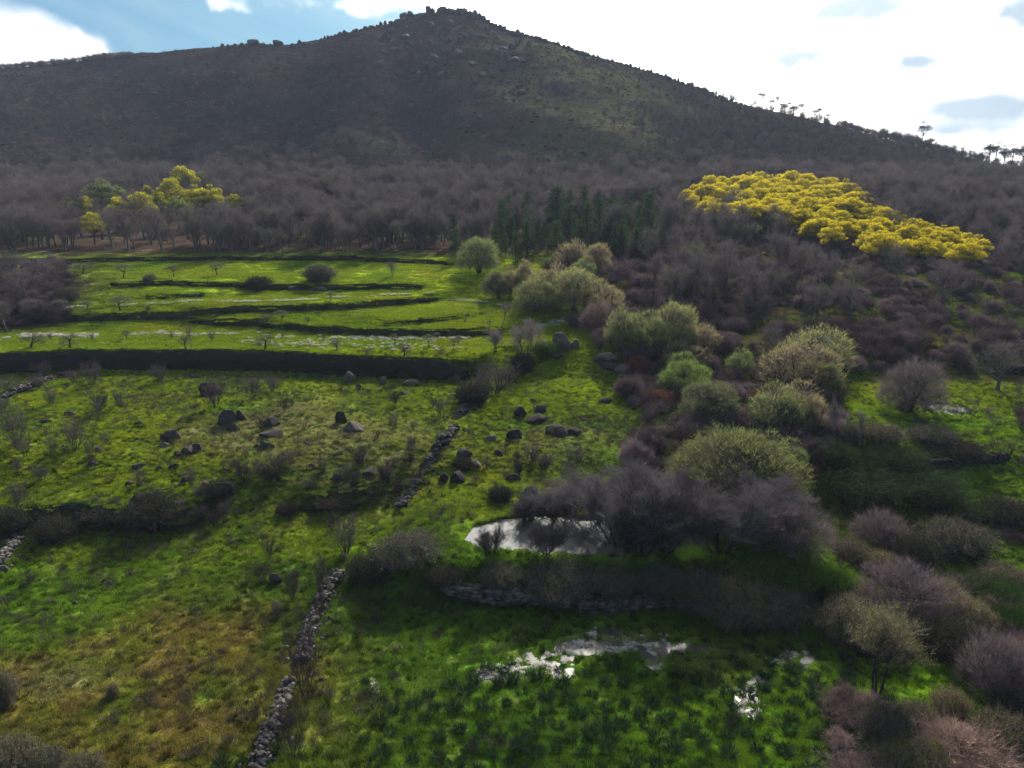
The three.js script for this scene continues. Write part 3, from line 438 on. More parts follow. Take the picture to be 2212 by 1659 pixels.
// ---------------------------------------------------------------- rocks
function rockGeo(seed, detail = 7, sharp = 0.5) {
  const r = rng(seed); let g = new THREE.IcosahedronGeometry(1, detail); g.deleteAttribute('uv'); g.deleteAttribute('normal'); g = mergeVertices(g, 1e-4);
  const P = g.attributes.position, C = new Float32Array(P.count * 3), UV = new Float32Array(P.count * 2), planes = []; for (let k = 0; k < 17; k++) planes.push([...rdir(r), 0.56 + 0.34 * r()]);
  for (let i = 0; i < P.count; i++) {
    let x = P.getX(i), y = P.getY(i), z = P.getZ(i); const q = 1 + 0.26 * noise3(x * 1.3 + seed, y * 1.3, z * 1.3) + 0.10 * noise3(x * 3.1, y * 3.1 + seed, z * 3.1) + 0.035 * noise3(x * 8, y * 8, z * 8 + seed);
    x *= q; y *= q; z *= q; for (const [a, b, c, d] of planes) { const e = x * a + y * b + z * c - d; if (e > 0) { const k = e * (0.62 + sharp * 0.4); x -= a * k; y -= b * k; z -= c * k; } }
    P.setXYZ(i, x, y, z); const t = 0.5 + 0.5 * fbm3(x * 2.3, y * 2.3 + seed, z * 2.3, 4), l = clamp(fbm3(x * 4 + 9, y * 4, z * 4, 3) * 3 - 0.4) * clamp(y + 0.4); C.set([lerp(0.020, 0.066, t) + l * 0.02, lerp(0.019, 0.058, t) + l * 0.022, lerp(0.02, 0.054, t) + l * 0.006], i * 3); UV.set([x * 0.7 + z * 0.4, y * 0.7 + z * 0.3], i * 2);
  }
  g.setAttribute('color', new THREE.BufferAttribute(C, 3)); g.setAttribute('uv', new THREE.BufferAttribute(UV, 2)); g.computeVertexNormals(); return g;
}
const ROCK = [1, 2, 3, 4, 5, 6].map((s) => rockGeo(s * 13, 7)), ROCKS = [7, 8, 9].map((s) => rockGeo(s * 13, 3));
M.rockPale = new THREE.MeshPhysicalMaterial({ vertexColors: true, specularIntensity: 0.05, roughness: 0.95, color: rgb(1.7, 1.6, 1.5), bumpMap: grain, bumpScale: 0.03 });
M.rockDark = new THREE.MeshPhysicalMaterial({ vertexColors: true, specularIntensity: 0.05, roughness: 0.95, color: rgb(0.55, 0.52, 0.55), bumpMap: grain, bumpScale: 0.03 });
let rockTurn = 0;
function boulder(px, py, wpx, hpx, label, group, mat = M.rock, name = 'boulder') {
  const g = ground(px, py + hpx * 0.38), w = wpx * g.s * 0.62, k = rockTurn++;
  const m = part(name, ROCK[k % 6], mat); m.position.set(g.x, g.y + hpx * g.s * 0.12, g.z); m.scale.set(w, hpx * g.s * 0.66, w * 0.8); m.rotation.y = k * 1.9;
  if (Math.abs(Math.sin(m.rotation.y)) > 0.7) m.scale.set(w * 0.85, hpx * g.s * 0.66, w);
  return tag(m, label, 'boulder', group);
}
for (const [px, py, w, h, label, mat] of [
  [490, 900, 36, 40, 'broad grey outcrop slab, larger of the cleft pair in the sunny meadow', 0], [520, 894, 22, 34, 'rounded grey boulder leaning on the broad cleft outcrop', 0], [505, 921, 26, 22, 'low jagged rock at the foot of the cleft outcrop', 2],
  [585, 908, 38, 27, 'smooth domed grey boulder on the dry grass beside the cleft outcrop', 0], [584, 934, 48, 15, 'long flat slab lying just below the smooth domed boulder', 0], [577, 960, 29, 23, 'squarish grey boulder below the long flat slab', 0], [555, 963, 15, 13, 'small rock touching the squarish boulder', 2],
  [374, 938, 31, 34, 'tall blocky boulder standing highest of the tight rock cluster', 0], [358, 959, 22, 15, 'pale low rock in front of the tall blocky boulder', 1], [351, 943, 14, 18, 'narrow dark rock against the side of the tall blocky boulder', 2],
  [427, 963, 24, 23, 'upright end rock of the low chain of three stones', 0], [407, 970, 30, 19, 'middle rock of the low chain of three stones', 0], [384, 978, 20, 12, 'smallest dark rock of the low chain of three stones', 2],
  [737, 900, 24, 38, 'dark upright boulder behind the big pale meadow boulder', 2], [762, 919, 38, 34, 'big pale smooth boulder with a sloping face in the meadow', 1],
  [754, 812, 30, 32, 'jagged pale outcrop below the long dark terrace wall', 1], [889, 823, 42, 15, 'flat pale slab half buried at the foot of the terrace wall', 1], [827, 821, 14, 24, 'narrow pale rock standing against the terrace wall foot', 1],
  [1214, 737, 38, 46, 'big pale pyramid-shaped outcrop beside the tall forked bare tree', 1], [1242, 740, 20, 27, 'pale block leaning behind the pyramid-shaped outcrop', 1], [1200, 763, 30, 18, 'low tumbled pale rock under the pyramid-shaped outcrop', 0],
  [1311, 768, 52, 22, 'broad pale brown rock shelf among the willows, uppermost step', 1], [1316, 786, 40, 19, 'brown rock shelf just below the uppermost pale step', 0], [1346, 794, 38, 28, 'tan rounded outcrop beside the reddish bush among the willows', 1],
  [1125, 889, 28, 29, 'dark cleft boulder at the upper end of the sunny knoll', 2], [1166, 881, 26, 22, 'grey boulder with moss on the sunny knoll beside the dark cleft boulder', 0], [1160, 900, 40, 24, 'heap-like broken outcrop in the middle of the sunny knoll', 2], [1205, 926, 60, 28, 'wide dark flat outcrop, largest rock on the sunny knoll', 2], [1238, 930, 34, 20, 'dark rock ending the wide flat outcrop', 2],
  [1111, 934, 36, 28, 'dark broken boulder below the heap-like outcrop', 2], [1061, 946, 28, 15, 'pale low rock between the stone wall and the knoll', 1], [1002, 975, 36, 24, 'rounded grey boulder close beside the ruined stone wall', 0], [1024, 997, 32, 18, 'pale boulder just below the rounded one beside the wall', 1], [1077, 976, 26, 17, 'dark rock in thin scrub above the pond', 2],
  [798, 1016, 34, 16, 'flat-topped grey rock on the meadow beside the stone wall', 0], [732, 1029, 22, 23, 'single egg-shaped grey boulder in open grass', 0], [957, 1031, 24, 26, 'dark block beside the lower end of the ruined wall', 2], [990, 1027, 34, 32, 'dark bushy boulder between the ruined wall and the pond', 2], [1148, 1057, 30, 27, 'dark boulder under the pond willows', 2], [1107, 1029, 34, 20, 'broken dark outcrop above the pond', 2],
  [478, 1050, 60, 38, 'large mossy outcrop above the sunken dark hollow', 2], [444, 1046, 25, 23, 'pale-topped boulder at the edge of the large mossy outcrop', 0], [405, 1033, 30, 14, 'low dark rock uphill of the large mossy outcrop', 2],
  [455, 838, 42, 40, 'dark bramble-grown outcrop under the leafless bush in the upper meadow', 2], [300, 1075, 32, 29, 'round dark boulder perched on the curved bank wall', 2], [299, 1108, 40, 26, 'grey boulder built into the curved bank wall', 0], [412, 1110, 38, 26, 'pale boulder ending the curved bank wall', 0], [385, 1087, 28, 15, 'flat stone on top of the curved bank wall', 0],
  [596, 1247, 26, 25, 'grey boulder between two leafless shrubs in the lower field', 0], [742, 1200, 18, 14, 'pale pinkish rock at the top of the near stone wall', 1], [612, 1094, 30, 26, 'dark rock at the start of the short bank wall', 2],
  [34, 1156, 22, 15, 'pale stone, upper of the three beside the black hollow', 1], [18, 1170, 20, 19, 'pale round stone, middle of the three beside the black hollow', 1], [7, 1226, 22, 19, 'pale reddish stone at the picture edge below the black hollow', 1],
  [226, 1255, 11, 13, 'one of two small dark stones side by side in the ochre field', 2], [236, 1257, 11, 12, 'rounder of two small stones side by side in the ochre field', 0],
  [1605, 843, 26, 34, 'dark block of rock between two willow domes', 2], [1570, 836, 60, 16, 'brown bare rock ledge between the willow domes', 1], [2075, 586, 24, 9, 'pale flat rock on the green slope below the yellow trees', 1],
  [922, 328, 8, 7, 'small bright white rock in the mountain gully', 1], [893, 238, 16, 16, 'dark rounded crag in the upper mountain gully', 2], [888, 228, 12, 12, 'pale crag above the dark one in the mountain gully', 1],
]) boulder(px, py, w, h, label, null, mat === 1 ? M.rockPale : mat === 2 ? M.rockDark : M.rock);
for (const [px, py, w, h] of [[302, 911, 18, 12], [297, 947, 12, 9], [212, 968, 16, 14], [154, 891, 25, 10], [96, 909, 28, 9], [420, 811, 20, 9], [345, 1009, 14, 15], [375, 1005, 24, 14], [300, 1004, 28, 15], [201, 1000, 26, 14], [280, 1041, 20, 9], [304, 1045, 16, 9], [486, 1012, 16, 12], [674, 1004, 20, 12], [776, 833, 14, 12], [872, 848, 18, 10], [974, 818, 20, 10], [1152, 865, 16, 11], [909, 1070, 22, 9], [928, 1043, 12, 10], [800, 1064, 20, 14], [1305, 864, 30, 16], [284, 1238, 12, 10], [418, 1192, 13, 9], [162, 1301, 12, 12], [697, 1465, 14, 9], [545, 945, 12, 8], [610, 990, 14, 8], [700, 960, 12, 8], [1015, 1045, 14, 9], [1050, 915, 14, 9], [1095, 960, 14, 9], [1260, 905, 16, 9], [85, 1595, 10, 8]])
  boulder(px, py, w, h, 'small half-sunk grey fieldstone on the grassy slope', 'scattered fieldstones in the meadow', (px + py) % 3 ? M.rock : M.rockDark, 'fieldstone');
// crags along the skyline and the summit
{
  const r = rng(404); let n = 0;
  const crag = (px, py, w, h, label, group, mat) => { const u = py < 0 ? ridgeAt(px, 60) : ground(px, py), k = rockTurn++, m = part('crag', ROCK[k % 6], mat ?? (r() < 0.55 ? M.rockPale : M.rock)), s = u.s; m.position.set(u.x, u.y + h * s * 0.15, u.z); m.scale.set(w * s * 0.52, h * s * 0.6, w * s * 0.5); m.rotation.set(0, k * 1.7, (r() - 0.5) * 0.5); tag(m, label, 'crag', group); };
  for (const [px, py, w, h] of [[480, 101, 12, 12], [495, 101, 16, 10], [508, 99, 12, 12], [522, 98, 16, 12], [548, 94, 34, 16], [580, 90, 28, 22], [600, 95, 26, 14], [568, 98, 20, 12], [632, 97, 14, 10], [648, 92, 12, 12], [660, 93, 14, 8]]) crag(px, py + 3, w, h, 'rounded crag in the rocky knot on the long shoulder of the skyline', 'crags on the skyline shoulder');
  for (let k = 0; k < 26; k++) { const t = k / 25, px = lerp(690, 872, t) + r() * 6, py = lerp(86, 42, t) + 2; crag(px, py, 6 + r() * 9, 6 + r() * 7, 'small dark boulder on the skyline between shoulder and summit', 'boulders on the ridge up to the summit'); }
  for (let k = 0; k < 34; k++) { const px = 872 + k * 5.2 + r() * 3, [sx, sy, sz] = ray(px, 30), sl = ridgeSlope(sx / -sz), py = FH / 2 - (sl * CP + SP) * FL / (CP - sl * SP) + 2; crag(px, py, 10 + r() * 14, 10 + r() * 12, 'granite boulder piled on the mountain summit against the sky', 'boulders of the summit skyline'); }
  for (const [px, py, w, h, label] of [[985, 26, 8, 16, 'slim standing rock on the summit, taller of the two points'], [1001, 28, 9, 13, 'pointed summit rock beside the slim standing one'], [1140, 72, 14, 9, 'flat capstone rock poised on the ridge beyond the summit']]) crag(px, py, w, h, label);
  for (let k = 0; k < 60; k++) { const px = 1050 + k * 9.6 + r() * 6, [sx, sy, sz] = ray(px, 150), sl = ridgeSlope(sx / -sz), py = FH / 2 - (sl * CP + SP) * FL / (CP - sl * SP) + 3; crag(px, py, 6 + r() * 13, 5 + r() * 8, 'dark boulder along the falling skyline beyond the summit', 'boulders down the far ridge'); }
  for (let k = 0; k < 80; k++) { const a = r(), px = 820 + r() * 330, py = 45 + Math.pow(r(), 1.3) * 130 + Math.abs(px - 960) * 0.2; crag(px, py, 7 + r() * 18, 6 + r() * 15, 'grey granite crag jutting from the steep slope under the summit', 'crags of the slope under the summit'); n++; }
  const spots = []; for (let k = 0; k < 3000; k++) { const u = (r() * 2 - 1) * 0.72, D = 300 + 220 * Math.pow(r(), 0.8); if (D > ridgeDist(u)) continue; const x = u * D, w = 0.5 + 2.0 * r() * r() * r(); if (fbm(u * 18, D / 22, 3) < -0.02 && r() < 0.8) continue; spots.push([x, height(x, D) + w * 0.1, -D, w, w * 0.6, r() * 6, 0, w * 0.8]); }
  const third = Math.ceil(spots.length / 3); for (let k = 0; k < 3; k++) mass('mountain_rubble', ROCKS[k], k === 1 ? M.rockPale : M.rock, spots.slice(k * third, (k + 1) * third), ['grey stones strewn over the whole mountainside', 'pale stones strewn over the whole mountainside', 'darker stones strewn over the mountainside'][k], 'stones');
}

// ---------------------------------------------------------------- dry-stone walls
const STONES = [1, 2, 3, 4, 5].map((s) => { const r = rng(s * 31), g0 = new THREE.DodecahedronGeometry(0.62, 0); g0.deleteAttribute('uv'); g0.deleteAttribute('normal'); const g = mergeVertices(g0, 1e-4), P = g.attributes.position; for (let i = 0; i < P.count; i++) P.setXYZ(i, P.getX(i) * (0.85 + 0.3 * r()), P.getY(i) * (0.85 + 0.3 * r()), P.getZ(i) * (0.85 + 0.3 * r())); const h = g.toNonIndexed(); h.computeVertexNormals(); return h; });
function stoneWall(pts, o) {
  const { label, width = 0.8, h = 0.9, size = 0.34, ragged = 0.8, mats = [M.stone, M.stone, M.stonePale, M.stoneDark], seed = 1, gaps = [], name = 'dry_stone_wall', limit = 300 } = o, r = rng(seed), G = pts.map(([px, py]) => ground(px, py)), root = new THREE.Group();
  root.name = numbered(name); root.position.set(G[0].x, G[0].y, G[0].z); scene.add(root); tag(root, label, 'stone wall');
  const items = []; let run = 0;
  for (let k = 1; k < G.length; k++) {
    const a = G[k - 1], b = G[k], L = Math.hypot(b.x - a.x, b.z - a.z), dir = Math.atan2(-(b.z - a.z), b.x - a.x), nx = (b.z - a.z) / L, nz = -(b.x - a.x) / L;
    for (let s = 0; s < L; s += size * 0.82) {
      const t = s / L, at = run + s; if (gaps.some(([g0, g1]) => at > g0 && at < g1)) continue;
      const cx = lerp(a.x, b.x, t), cz = lerp(a.z, b.z, t), top = h * (1 - ragged * (0.5 + 0.5 * noise2(at * 0.45 + seed * 7, 3.3))), rows = Math.max(1, Math.round(top / (size * 0.62)));
      for (let q = 0; q < rows; q++) for (const side of [-1, 1]) {
        if (q > 0 && r() < 0.12) continue;
        const w = (width / 2 - size * 0.3) * (1 - 0.3 * q / rows) * side + (r() - 0.5) * 0.22, x = cx + nx * w + (r() - 0.5) * 0.12, z = cz + nz * w + (r() - 0.5) * 0.1, sc = size * (0.55 + 0.95 * r() * r() + 0.15);
        items.push({ x, y: groundY(cx, cz) + (q + 0.35) * size * 0.6, z, sc, dir: dir + (r() - 0.5) * 0.5, geo: STONES[Math.floor(r() * 5)], mat: mats[Math.floor(r() * mats.length)], tilt: (r() - 0.5) * 0.4, near: -cz });
      }
      for (let q = 0; q < 2; q++) { const sc = size * (0.7 + 0.6 * r()), x = cx + (r() - 0.5) * width * 0.35, z = cz + (r() - 0.5) * width * 0.35; items.push({ x, y: groundY(cx, cz) + (rows - 0.6 - 0.5 * q * r()) * size * 0.6, z, sc, dir: r() * 6, geo: STONES[Math.floor(r() * 5)], mat: mats[Math.floor(r() * mats.length)], tilt: (r() - 0.5) * 0.6, near: -cz }); }
      if (r() < 0.4) { const w = (r() < 0.5 ? -1 : 1) * (width / 2 + 0.1 + r() * 0.7), x = cx + nx * w, z = cz + nz * w, sc = size * (0.5 + 0.5 * r()); items.push({ x, y: groundY(x, z) + sc * 0.15, z, sc, dir: r() * 6, geo: STONES[Math.floor(r() * 5)], mat: mats[Math.floor(r() * mats.length)], tilt: 0.2, near: -z }); }
    }
    run += L;
  }
  items.sort((p, q) => (p.near - p.y * 0.5) - (q.near - q.y * 0.5));
  const rest = [], mt = new THREE.Matrix4(), qt = new THREE.Quaternion(), eu = new THREE.Euler();
  items.forEach((it, i) => {
    const pos = new THREE.Vector3(it.x, it.y, it.z).sub(root.position); eu.set(it.tilt, it.dir, it.tilt * 0.7);
    if (i < limit) { const m = part('stone', it.geo, it.mat, root); m.name = i ? 'stone_' + String(i).padStart(3, '0') : 'stone'; m.position.copy(pos); m.rotation.copy(eu); m.scale.set(it.sc * 1.15, it.sc * 0.72, it.sc * 0.9); }
    else rest.push(it.geo.clone().applyMatrix4(mt.compose(pos, qt.setFromEuler(eu), new THREE.Vector3(it.sc * 1.15, it.sc * 0.72, it.sc * 0.9))));
  });
  if (rest.length) { const m = part('far_stones', mergeGeometries(rest), mats[0], root); m.userData.kind = 'stuff'; }
  return root;
}
stoneWall([[548, 1690], [565, 1640], [590, 1570], [610, 1510], [630, 1470]], { label: 'tumbled grey dry-stone wall running out of the lower edge of the picture', seed: 11, h: 0.75, width: 0.8, size: 0.3 });
stoneWall([[655, 1430], [662, 1390], [680, 1330], [705, 1280], [735, 1235]], { label: 'ruined grey dry-stone wall between the ochre field and the wet green field', seed: 12, h: 0.7, width: 0.95, size: 0.32 });
stoneWall([[865, 1098], [885, 1060], [905, 1030], [930, 995], [955, 960], [985, 925]], { label: 'dark dry-stone wall climbing the meadow towards the terraces', seed: 13, h: 1.1, width: 0.9, size: 0.42 });
stoneWall([[985, 905], [1000, 888], [1012, 870]], { label: 'short broken wall end near the brown scrub under the terraces', seed: 14, h: 0.7, size: 0.42, ragged: 0.6 });
stoneWall([[-40, 885], [20, 858], [75, 835], [110, 818], [150, 810]], { label: 'grey stone wall slanting up to the long terrace wall at its far end', seed: 15, h: 1.1, width: 0.9, size: 0.45 });
stoneWall([[628, 627], [660, 626], [707, 630]], { label: 'low pale stone wall on the upper terrace', seed: 16, h: 0.5, width: 0.6, size: 0.5, ragged: 0.1, mats: [M.stonePale], limit: 40 });
stoneWall([[960, 1266], [1010, 1284], [1060, 1292], [1100, 1296], [1180, 1296]], { label: 'loose pale stones of the bank under the pond, brighter heap', seed: 17, h: 0.9, width: 1.3, size: 0.34, ragged: 0.8, mats: [M.stonePale, M.stonePale, M.stone], name: 'stone_revetment' });
stoneWall([[1255, 1306], [1310, 1312], [1370, 1306], [1440, 1300], [1500, 1302]], { label: 'loose stones of the bank under the pond beneath the brambles', seed: 18, h: 0.8, width: 1.2, size: 0.34, ragged: 0.8, mats: [M.stonePale, M.stone], name: 'stone_revetment' });
stoneWall([[-20, 1235], [5, 1210], [20, 1190], [45, 1165]], { label: 'heap of pale stones beside the black hollow under the curved bank', seed: 19, h: 0.6, width: 0.8, size: 0.34, ragged: 0.8, mats: [M.stonePale, M.stone], name: 'stone_heap' });
stoneWall([[1990, 1012], [2060, 1008], [2120, 1000], [2175, 992]], { label: 'short dark wall across the bright right-hand meadow', seed: 20, h: 1.0, size: 0.42, mats: [M.stoneDark] });
stoneWall([[2140, 810], [2190, 806], [2260, 800]], { label: 'dark retaining wall above the meadow pool behind bare trees', seed: 21, h: 1.6, size: 0.5, mats: [M.stoneDark], limit: 120 });

// retaining faces of the terraces
function terraceWall(rz, label, o = {}) {
  const { name = 'terrace_wall', cover = 0.5, coverMat = M.shrubDark, dark = [0.032, 0.036, 0.016], seed = 3, from = -1e9, to = 1e9, stones = true } = o, r = rng(seed), root = new THREE.Group(); root.name = numbered(name);
  const x0 = Math.max(rz.xs[0], from), x1 = Math.min(rz.xs[rz.xs.length - 1], to), dist = (x) => { let i = 1; while (i < rz.xs.length - 1 && x > rz.xs[i]) i++; return lerp(rz.ds[i - 1], rz.ds[i], (x - rz.xs[i - 1]) / (rz.xs[i] - rz.xs[i - 1])); };
  const n = Math.ceil((x1 - x0) / 0.3), nv = 9, mb = new MB(), xm = (x0 + x1) / 2, ym = height(xm, dist(xm)); root.position.set(xm, ym, -dist(xm)); scene.add(root); tag(root, label, 'retaining wall');
  for (let i = 0; i <= n; i++) { const x = lerp(x0, x1, i / n), D = dist(x), yb = height(x, D - 0.35) - 0.3, yt = height(x, D + rz.w + 0.25) + 0.06; for (let j = 0; j <= nv; j++) { const t = j / nv, f = fbm(x * 1.4, t * 5 + x * 0.2, 3) * 0.28 + noise2(x * 3.1, t * 9) * 0.08; const dd = lerp(D - 0.30, D + rz.w * 0.55, t) - f * (1 - t * t), k = 0.7 + 0.6 * (0.5 + 0.5 * fbm(x * 2.2, t * 6, 3)); mb.v(x - xm, lerp(yb, yt, t) - ym, -dd + dist(xm), j === nv ? [0.04, 0.07, 0.01] : shade(dark, k)); } }
  for (let i = 0; i < n; i++) for (let j = 0; j < nv; j++) { const a = i * (nv + 1) + j, b = a + nv + 1; mb.i.push(a, b, b + 1, a, b + 1, a + 1); }
  part('stonework', mb.geo(), M.rockface, root);
  if (cover) { const sp = []; for (let x = x0; x < x1; x += 0.55 / cover) { const D = dist(x) - 0.15 + r() * 0.4, w = 1.0 + r() * 1.4; sp.push([x - xm, height(x, D - 0.4) - ym - 0.1 + r() * rz.h * 0.55, -D + dist(xm), w, 0.45 + r() * 0.6, r() * 6]); }
    const q = new THREE.InstancedMesh(merged(BRL[0]), coverMat, sp.length), mm = new THREE.Matrix4(), Q = new THREE.Quaternion(), E = new THREE.Euler(); q.name = 'bramble_cover'; q.userData.kind = 'stuff'; sp.forEach(([x, y, z, w, h, t], i) => q.setMatrixAt(i, mm.compose(new THREE.Vector3(x, y, z), Q.setFromEuler(E.set(0, t, 0)), new THREE.Vector3(w, h, w)))); q.castShadow = q.receiveShadow = true; root.add(q); }
  return root;
}
M.rockface = new THREE.MeshPhysicalMaterial({ vertexColors: true, roughness: 1, specularIntensity: 0 });
const mergedCache = new Map();
function merged(proto) { if (!mergedCache.has(proto)) mergedCache.set(proto, mergeGeometries([proto.trunk, proto.crown])); return mergedCache.get(proto); }
terraceWall(wallBig, 'long dark retaining wall under the lowest terrace, overgrown with brambles', { cover: 0.9, seed: 1, dark: [0.024, 0.022, 0.02] });
terraceWall(wallLeft, 'curved black stone bank across the meadow above the ochre field', { name: 'bank_wall', cover: 0.8, seed: 2, dark: [0.022, 0.02, 0.02] });
terraceWall(wallShort, 'short dark bank wall beside the climbing stone wall', { name: 'bank_wall', cover: 0.6, seed: 3 });
terraceWall(bankA, 'upper long terrace bank with a dark stone face', { seed: 4, cover: 0.15, to: 6, name: 'terrace_bank' });
terraceWall(bankB, 'middle terrace bank, dark stone face towards the willows', { seed: 5, cover: 0.15, name: 'terrace_bank' });
terraceWall(bankC, 'short curving grassy terrace bank near the willows', { seed: 6, cover: 0.12, dark: [0.02, 0.03, 0.01], name: 'terrace_bank' });
terraceWall(bankD, 'scrub-covered bank of the uppermost olive terrace', { seed: 7, cover: 0.4, name: 'terrace_bank' });
terraceWall(bankE, 'short dark bank beside the small olive bush', { seed: 8, cover: 0.3, name: 'terrace_bank' });
terraceWall(bankF, 'dark wall along the foot of the leafless wood', { seed: 9, cover: 0.35, dark: [0.02, 0.02, 0.014] });

// ---------------------------------------------------------------- willows
const W = (px, base, w, top, mat, k, label, proto = DW) => standAt('willow_tree', proto[k % proto.length], [M.bark, mat], px, base, w, base - top, label, 'willow', null, undefined, 0.1);
W(1035, 590, 90, 503, M.willow, 0, 'green willow at the top of the row, beside the dark pines');
W(1076, 645, 70, 566, M.willowDull, 1, 'dull grey-green willow at the inner corner of the upper terrace');
W(1104, 640, 48, 562, M.willowBeige, 2, 'small beige willow squeezed between grey-green and tall pale ones');
W(1132, 632, 52, 548, M.willowBeige, 3, 'tall narrow beige willow at the upper terrace corner');
W(1236, 585, 72, 506, M.willowBeige, 1, 'beige budding willow in front of the pines, taller one');
W(1290, 590, 62, 517, M.willowBeige, 0, 'straw-coloured willow at the end of the pale pair below the pines');
W(1262, 610, 60, 541, M.willow, 2, 'small green willow in front of the pale pair below the pines');
W(1190, 655, 100, 556, M.willowBeige, 1, 'broad beige willow at the back of the big clump');
W(1157, 676, 100, 584, M.willow, 3, 'round olive-green willow at the front corner of the big clump');
W(1240, 675, 110, 565, M.willowPale, 0, 'pale green willow rising in the middle of the big clump');
W(1298, 684, 100, 588, M.willowBeige, 2, 'brownish willow closing the big clump beside the wood');
W(1350, 757, 90, 645, M.willow, 1, 'first green willow of the middle thicket above the rock shelves');
W(1405, 765, 95, 652, M.willow, 2, 'second willow of the middle thicket, taller and full');
W(1458, 755, 100, 640, M.willowPale, 0, 'pale feathery willow topping the middle thicket');
W(1515, 760, 80, 690, M.willowBeige, 3, 'low brownish willow at the side of the middle thicket');
W(1478, 800, 108, 725, M.willowBeige, 1, 'tan willow dome rising behind the vivid green one');
W(1477, 850, 108, 745, M.willowVivid, 2, 'vivid green dense willow dome with a tight outline');
W(1530, 908, 130, 812, M.willowDull, 0, 'dull dark willow dome below the vivid green one');
W(1598, 812, 62, 738, M.willow, 2, 'small loose willow standing over the brown rock ledge');
W(1762, 800, 150, 683, M.willowPale, 1, 'tall pale yellow-green willow at the back of the right-hand pair');
W(1728, 838, 168, 716, M.willowBeige, 3, 'large beige willow in front of the tall pale one');
W(1786, 858, 58, 772, M.willow, 0, 'narrow green willow at the side of the large beige one');
W(1720, 925, 110, 802, M.willowBeige, 2, 'tan half of the twin willow domes below the large beige willow');
W(1680, 935, 130, 812, M.willow, 1, 'grey-green half of the twin willow domes below the large beige willow');
W(1592, 1085, 270, 912, M.willowDusk, 0, 'largest willow, green-topped, spreading behind the pond', DL);
W(1498, 1060, 130, 948, M.willowDull, 3, 'greyish willow at the shoulder of the largest one behind the pond');
W(1702, 1020, 72, 932, M.willow, 2, 'small green willow beside the crown of the largest one');
W(2020, 1010 - 60, 60, 905, M.willowDull, 1, 'small greyish willow beside the meadow pool');

// leafless willows round the pond
for (const [px, base, w, top, k, mat, label] of [
  [1345, 1196, 240, 1005, 0, M.shrub, 'widest leafless willow on the pond edge, stems leaning over the water'], [1440, 1194, 190, 1020, 1, M.shrubDark, 'dense grey leafless willow at the end of the open water'], [1555, 1194, 210, 1035, 0, M.shrub, 'dark leafless willow on the bank beside the purple dome'],
  [1388, 1200, 150, 1065, 0, M.shrubDark, 'dark leafless willow on the front bank past the open water'], [1420, 1150, 120, 1060, 1, M.shrub, 'leafless willow standing in the hidden end of the pond'],
  [1215, 1136, 150, 1030, 1, M.shrub, 'leafless willow behind the open water of the pond'], [1140, 1132, 100, 1056, 0, M.shrubDark, 'small dark leafless willow at the rear corner of the pond'], [1310, 1130, 170, 1000, 1, M.shrub, 'grey leafless willow behind the widest pond willow'], [1430, 1105, 180, 985, 0, M.shrub, 'tall grey leafless willow behind the pond, under the green-topped one'],
  [1180, 1198, 90, 1118, 1, M.shrubDark, 'thin crooked leafless stems standing in the open water'], [1060, 1200, 70, 1130, 0, M.shrubDark, 'slender leafless stems at the bright end of the pond'], [1640, 1150, 190, 1010, 1, M.shrubPurple, 'mauve leafless willow between the pond and the green scrub'],
]) standAt('bare_willow', BP[k], [M.bark, mat], px, base, w, base - top, label, 'willow', null, undefined, 0.1);
standAt('purple_shrub', DB[0], [M.bark, M.shrubPurple], 1705, 1190, 170, 135, 'large rounded purple leafless shrub at the end of the pond', 'shrub', null);
standAt('bare_dome_tree', DB[1], [M.bark, M.shrub], 1968, 890, 138, 150, 'round brownish leafless tree beside the meadow pool', 'tree', null);

// ---------------------------------------------------------------- single trees
const B = (proto, px, base, w, top, label, o = {}) => standAt(o.name ?? 'bare_tree', proto, [M.bark, o.mat ?? M.twig], px, base, w, base - top, label, o.category ?? 'tree', o.group);
B(BM[0], 1135, 784, 85, 678, 'tall forked black bare tree at the end of the terraces');
B(BT[1], 1087, 700, 42, 648, 'slim bare tree on the terrace edge above the forked black one');
for (const [px, base, w, top, label, k] of [[22, 612, 80, 540, 'bare tree at the picture edge under the wood', 0], [62, 650, 84, 575, 'bare tree in the shadowed hollow at the terrace end', 2], [100, 622, 70, 552, 'bare tree between the wood and the outer olive tree', 1], [16, 718, 60, 640, 'dark bare tree at the picture edge above the lowest terrace', 3], [120, 600, 60, 540, 'slim bare tree behind the outer olive tree', 0], [75, 690, 50, 640, 'low bare tree on the brown slope beside the terraces', 2]]) B(BT[k], px, base, w, top, label);
B(BM[1], 1070, 760, 44, 706, 'thin reddish bare saplings at the end of the long terrace wall');
B(BA, 1890, 1512, 150, 1286, 'tall tree with three dark stems and a yellowish budding top', {});
B(BT[0], 848, 597, 36, 560, 'dark bare tree on the top terrace below the wood'); B(BT[2], 690, 606, 46, 566, 'bushy grey bare tree on the top terrace scrub bank');
B(BT[3], 1505, 612, 70, 520, 'mossy leaning bare tree on the slope between pines and yellow trees', { mat: M.shrubOlive });
B(BT[2], 2155, 840, 110, 720, 'wide bare tree on the edge of the right-hand meadow'); B(BT[0], 1800, 960, 40, 850, 'slender bare tree in the green gap beside the round brownish tree'); B(BT[3], 1855, 985, 34, 880, 'thin bare pole-like tree in front of the green gap'); B(BT[2], 1660, 800, 60, 690, 'bare tree standing between two groups of willows');
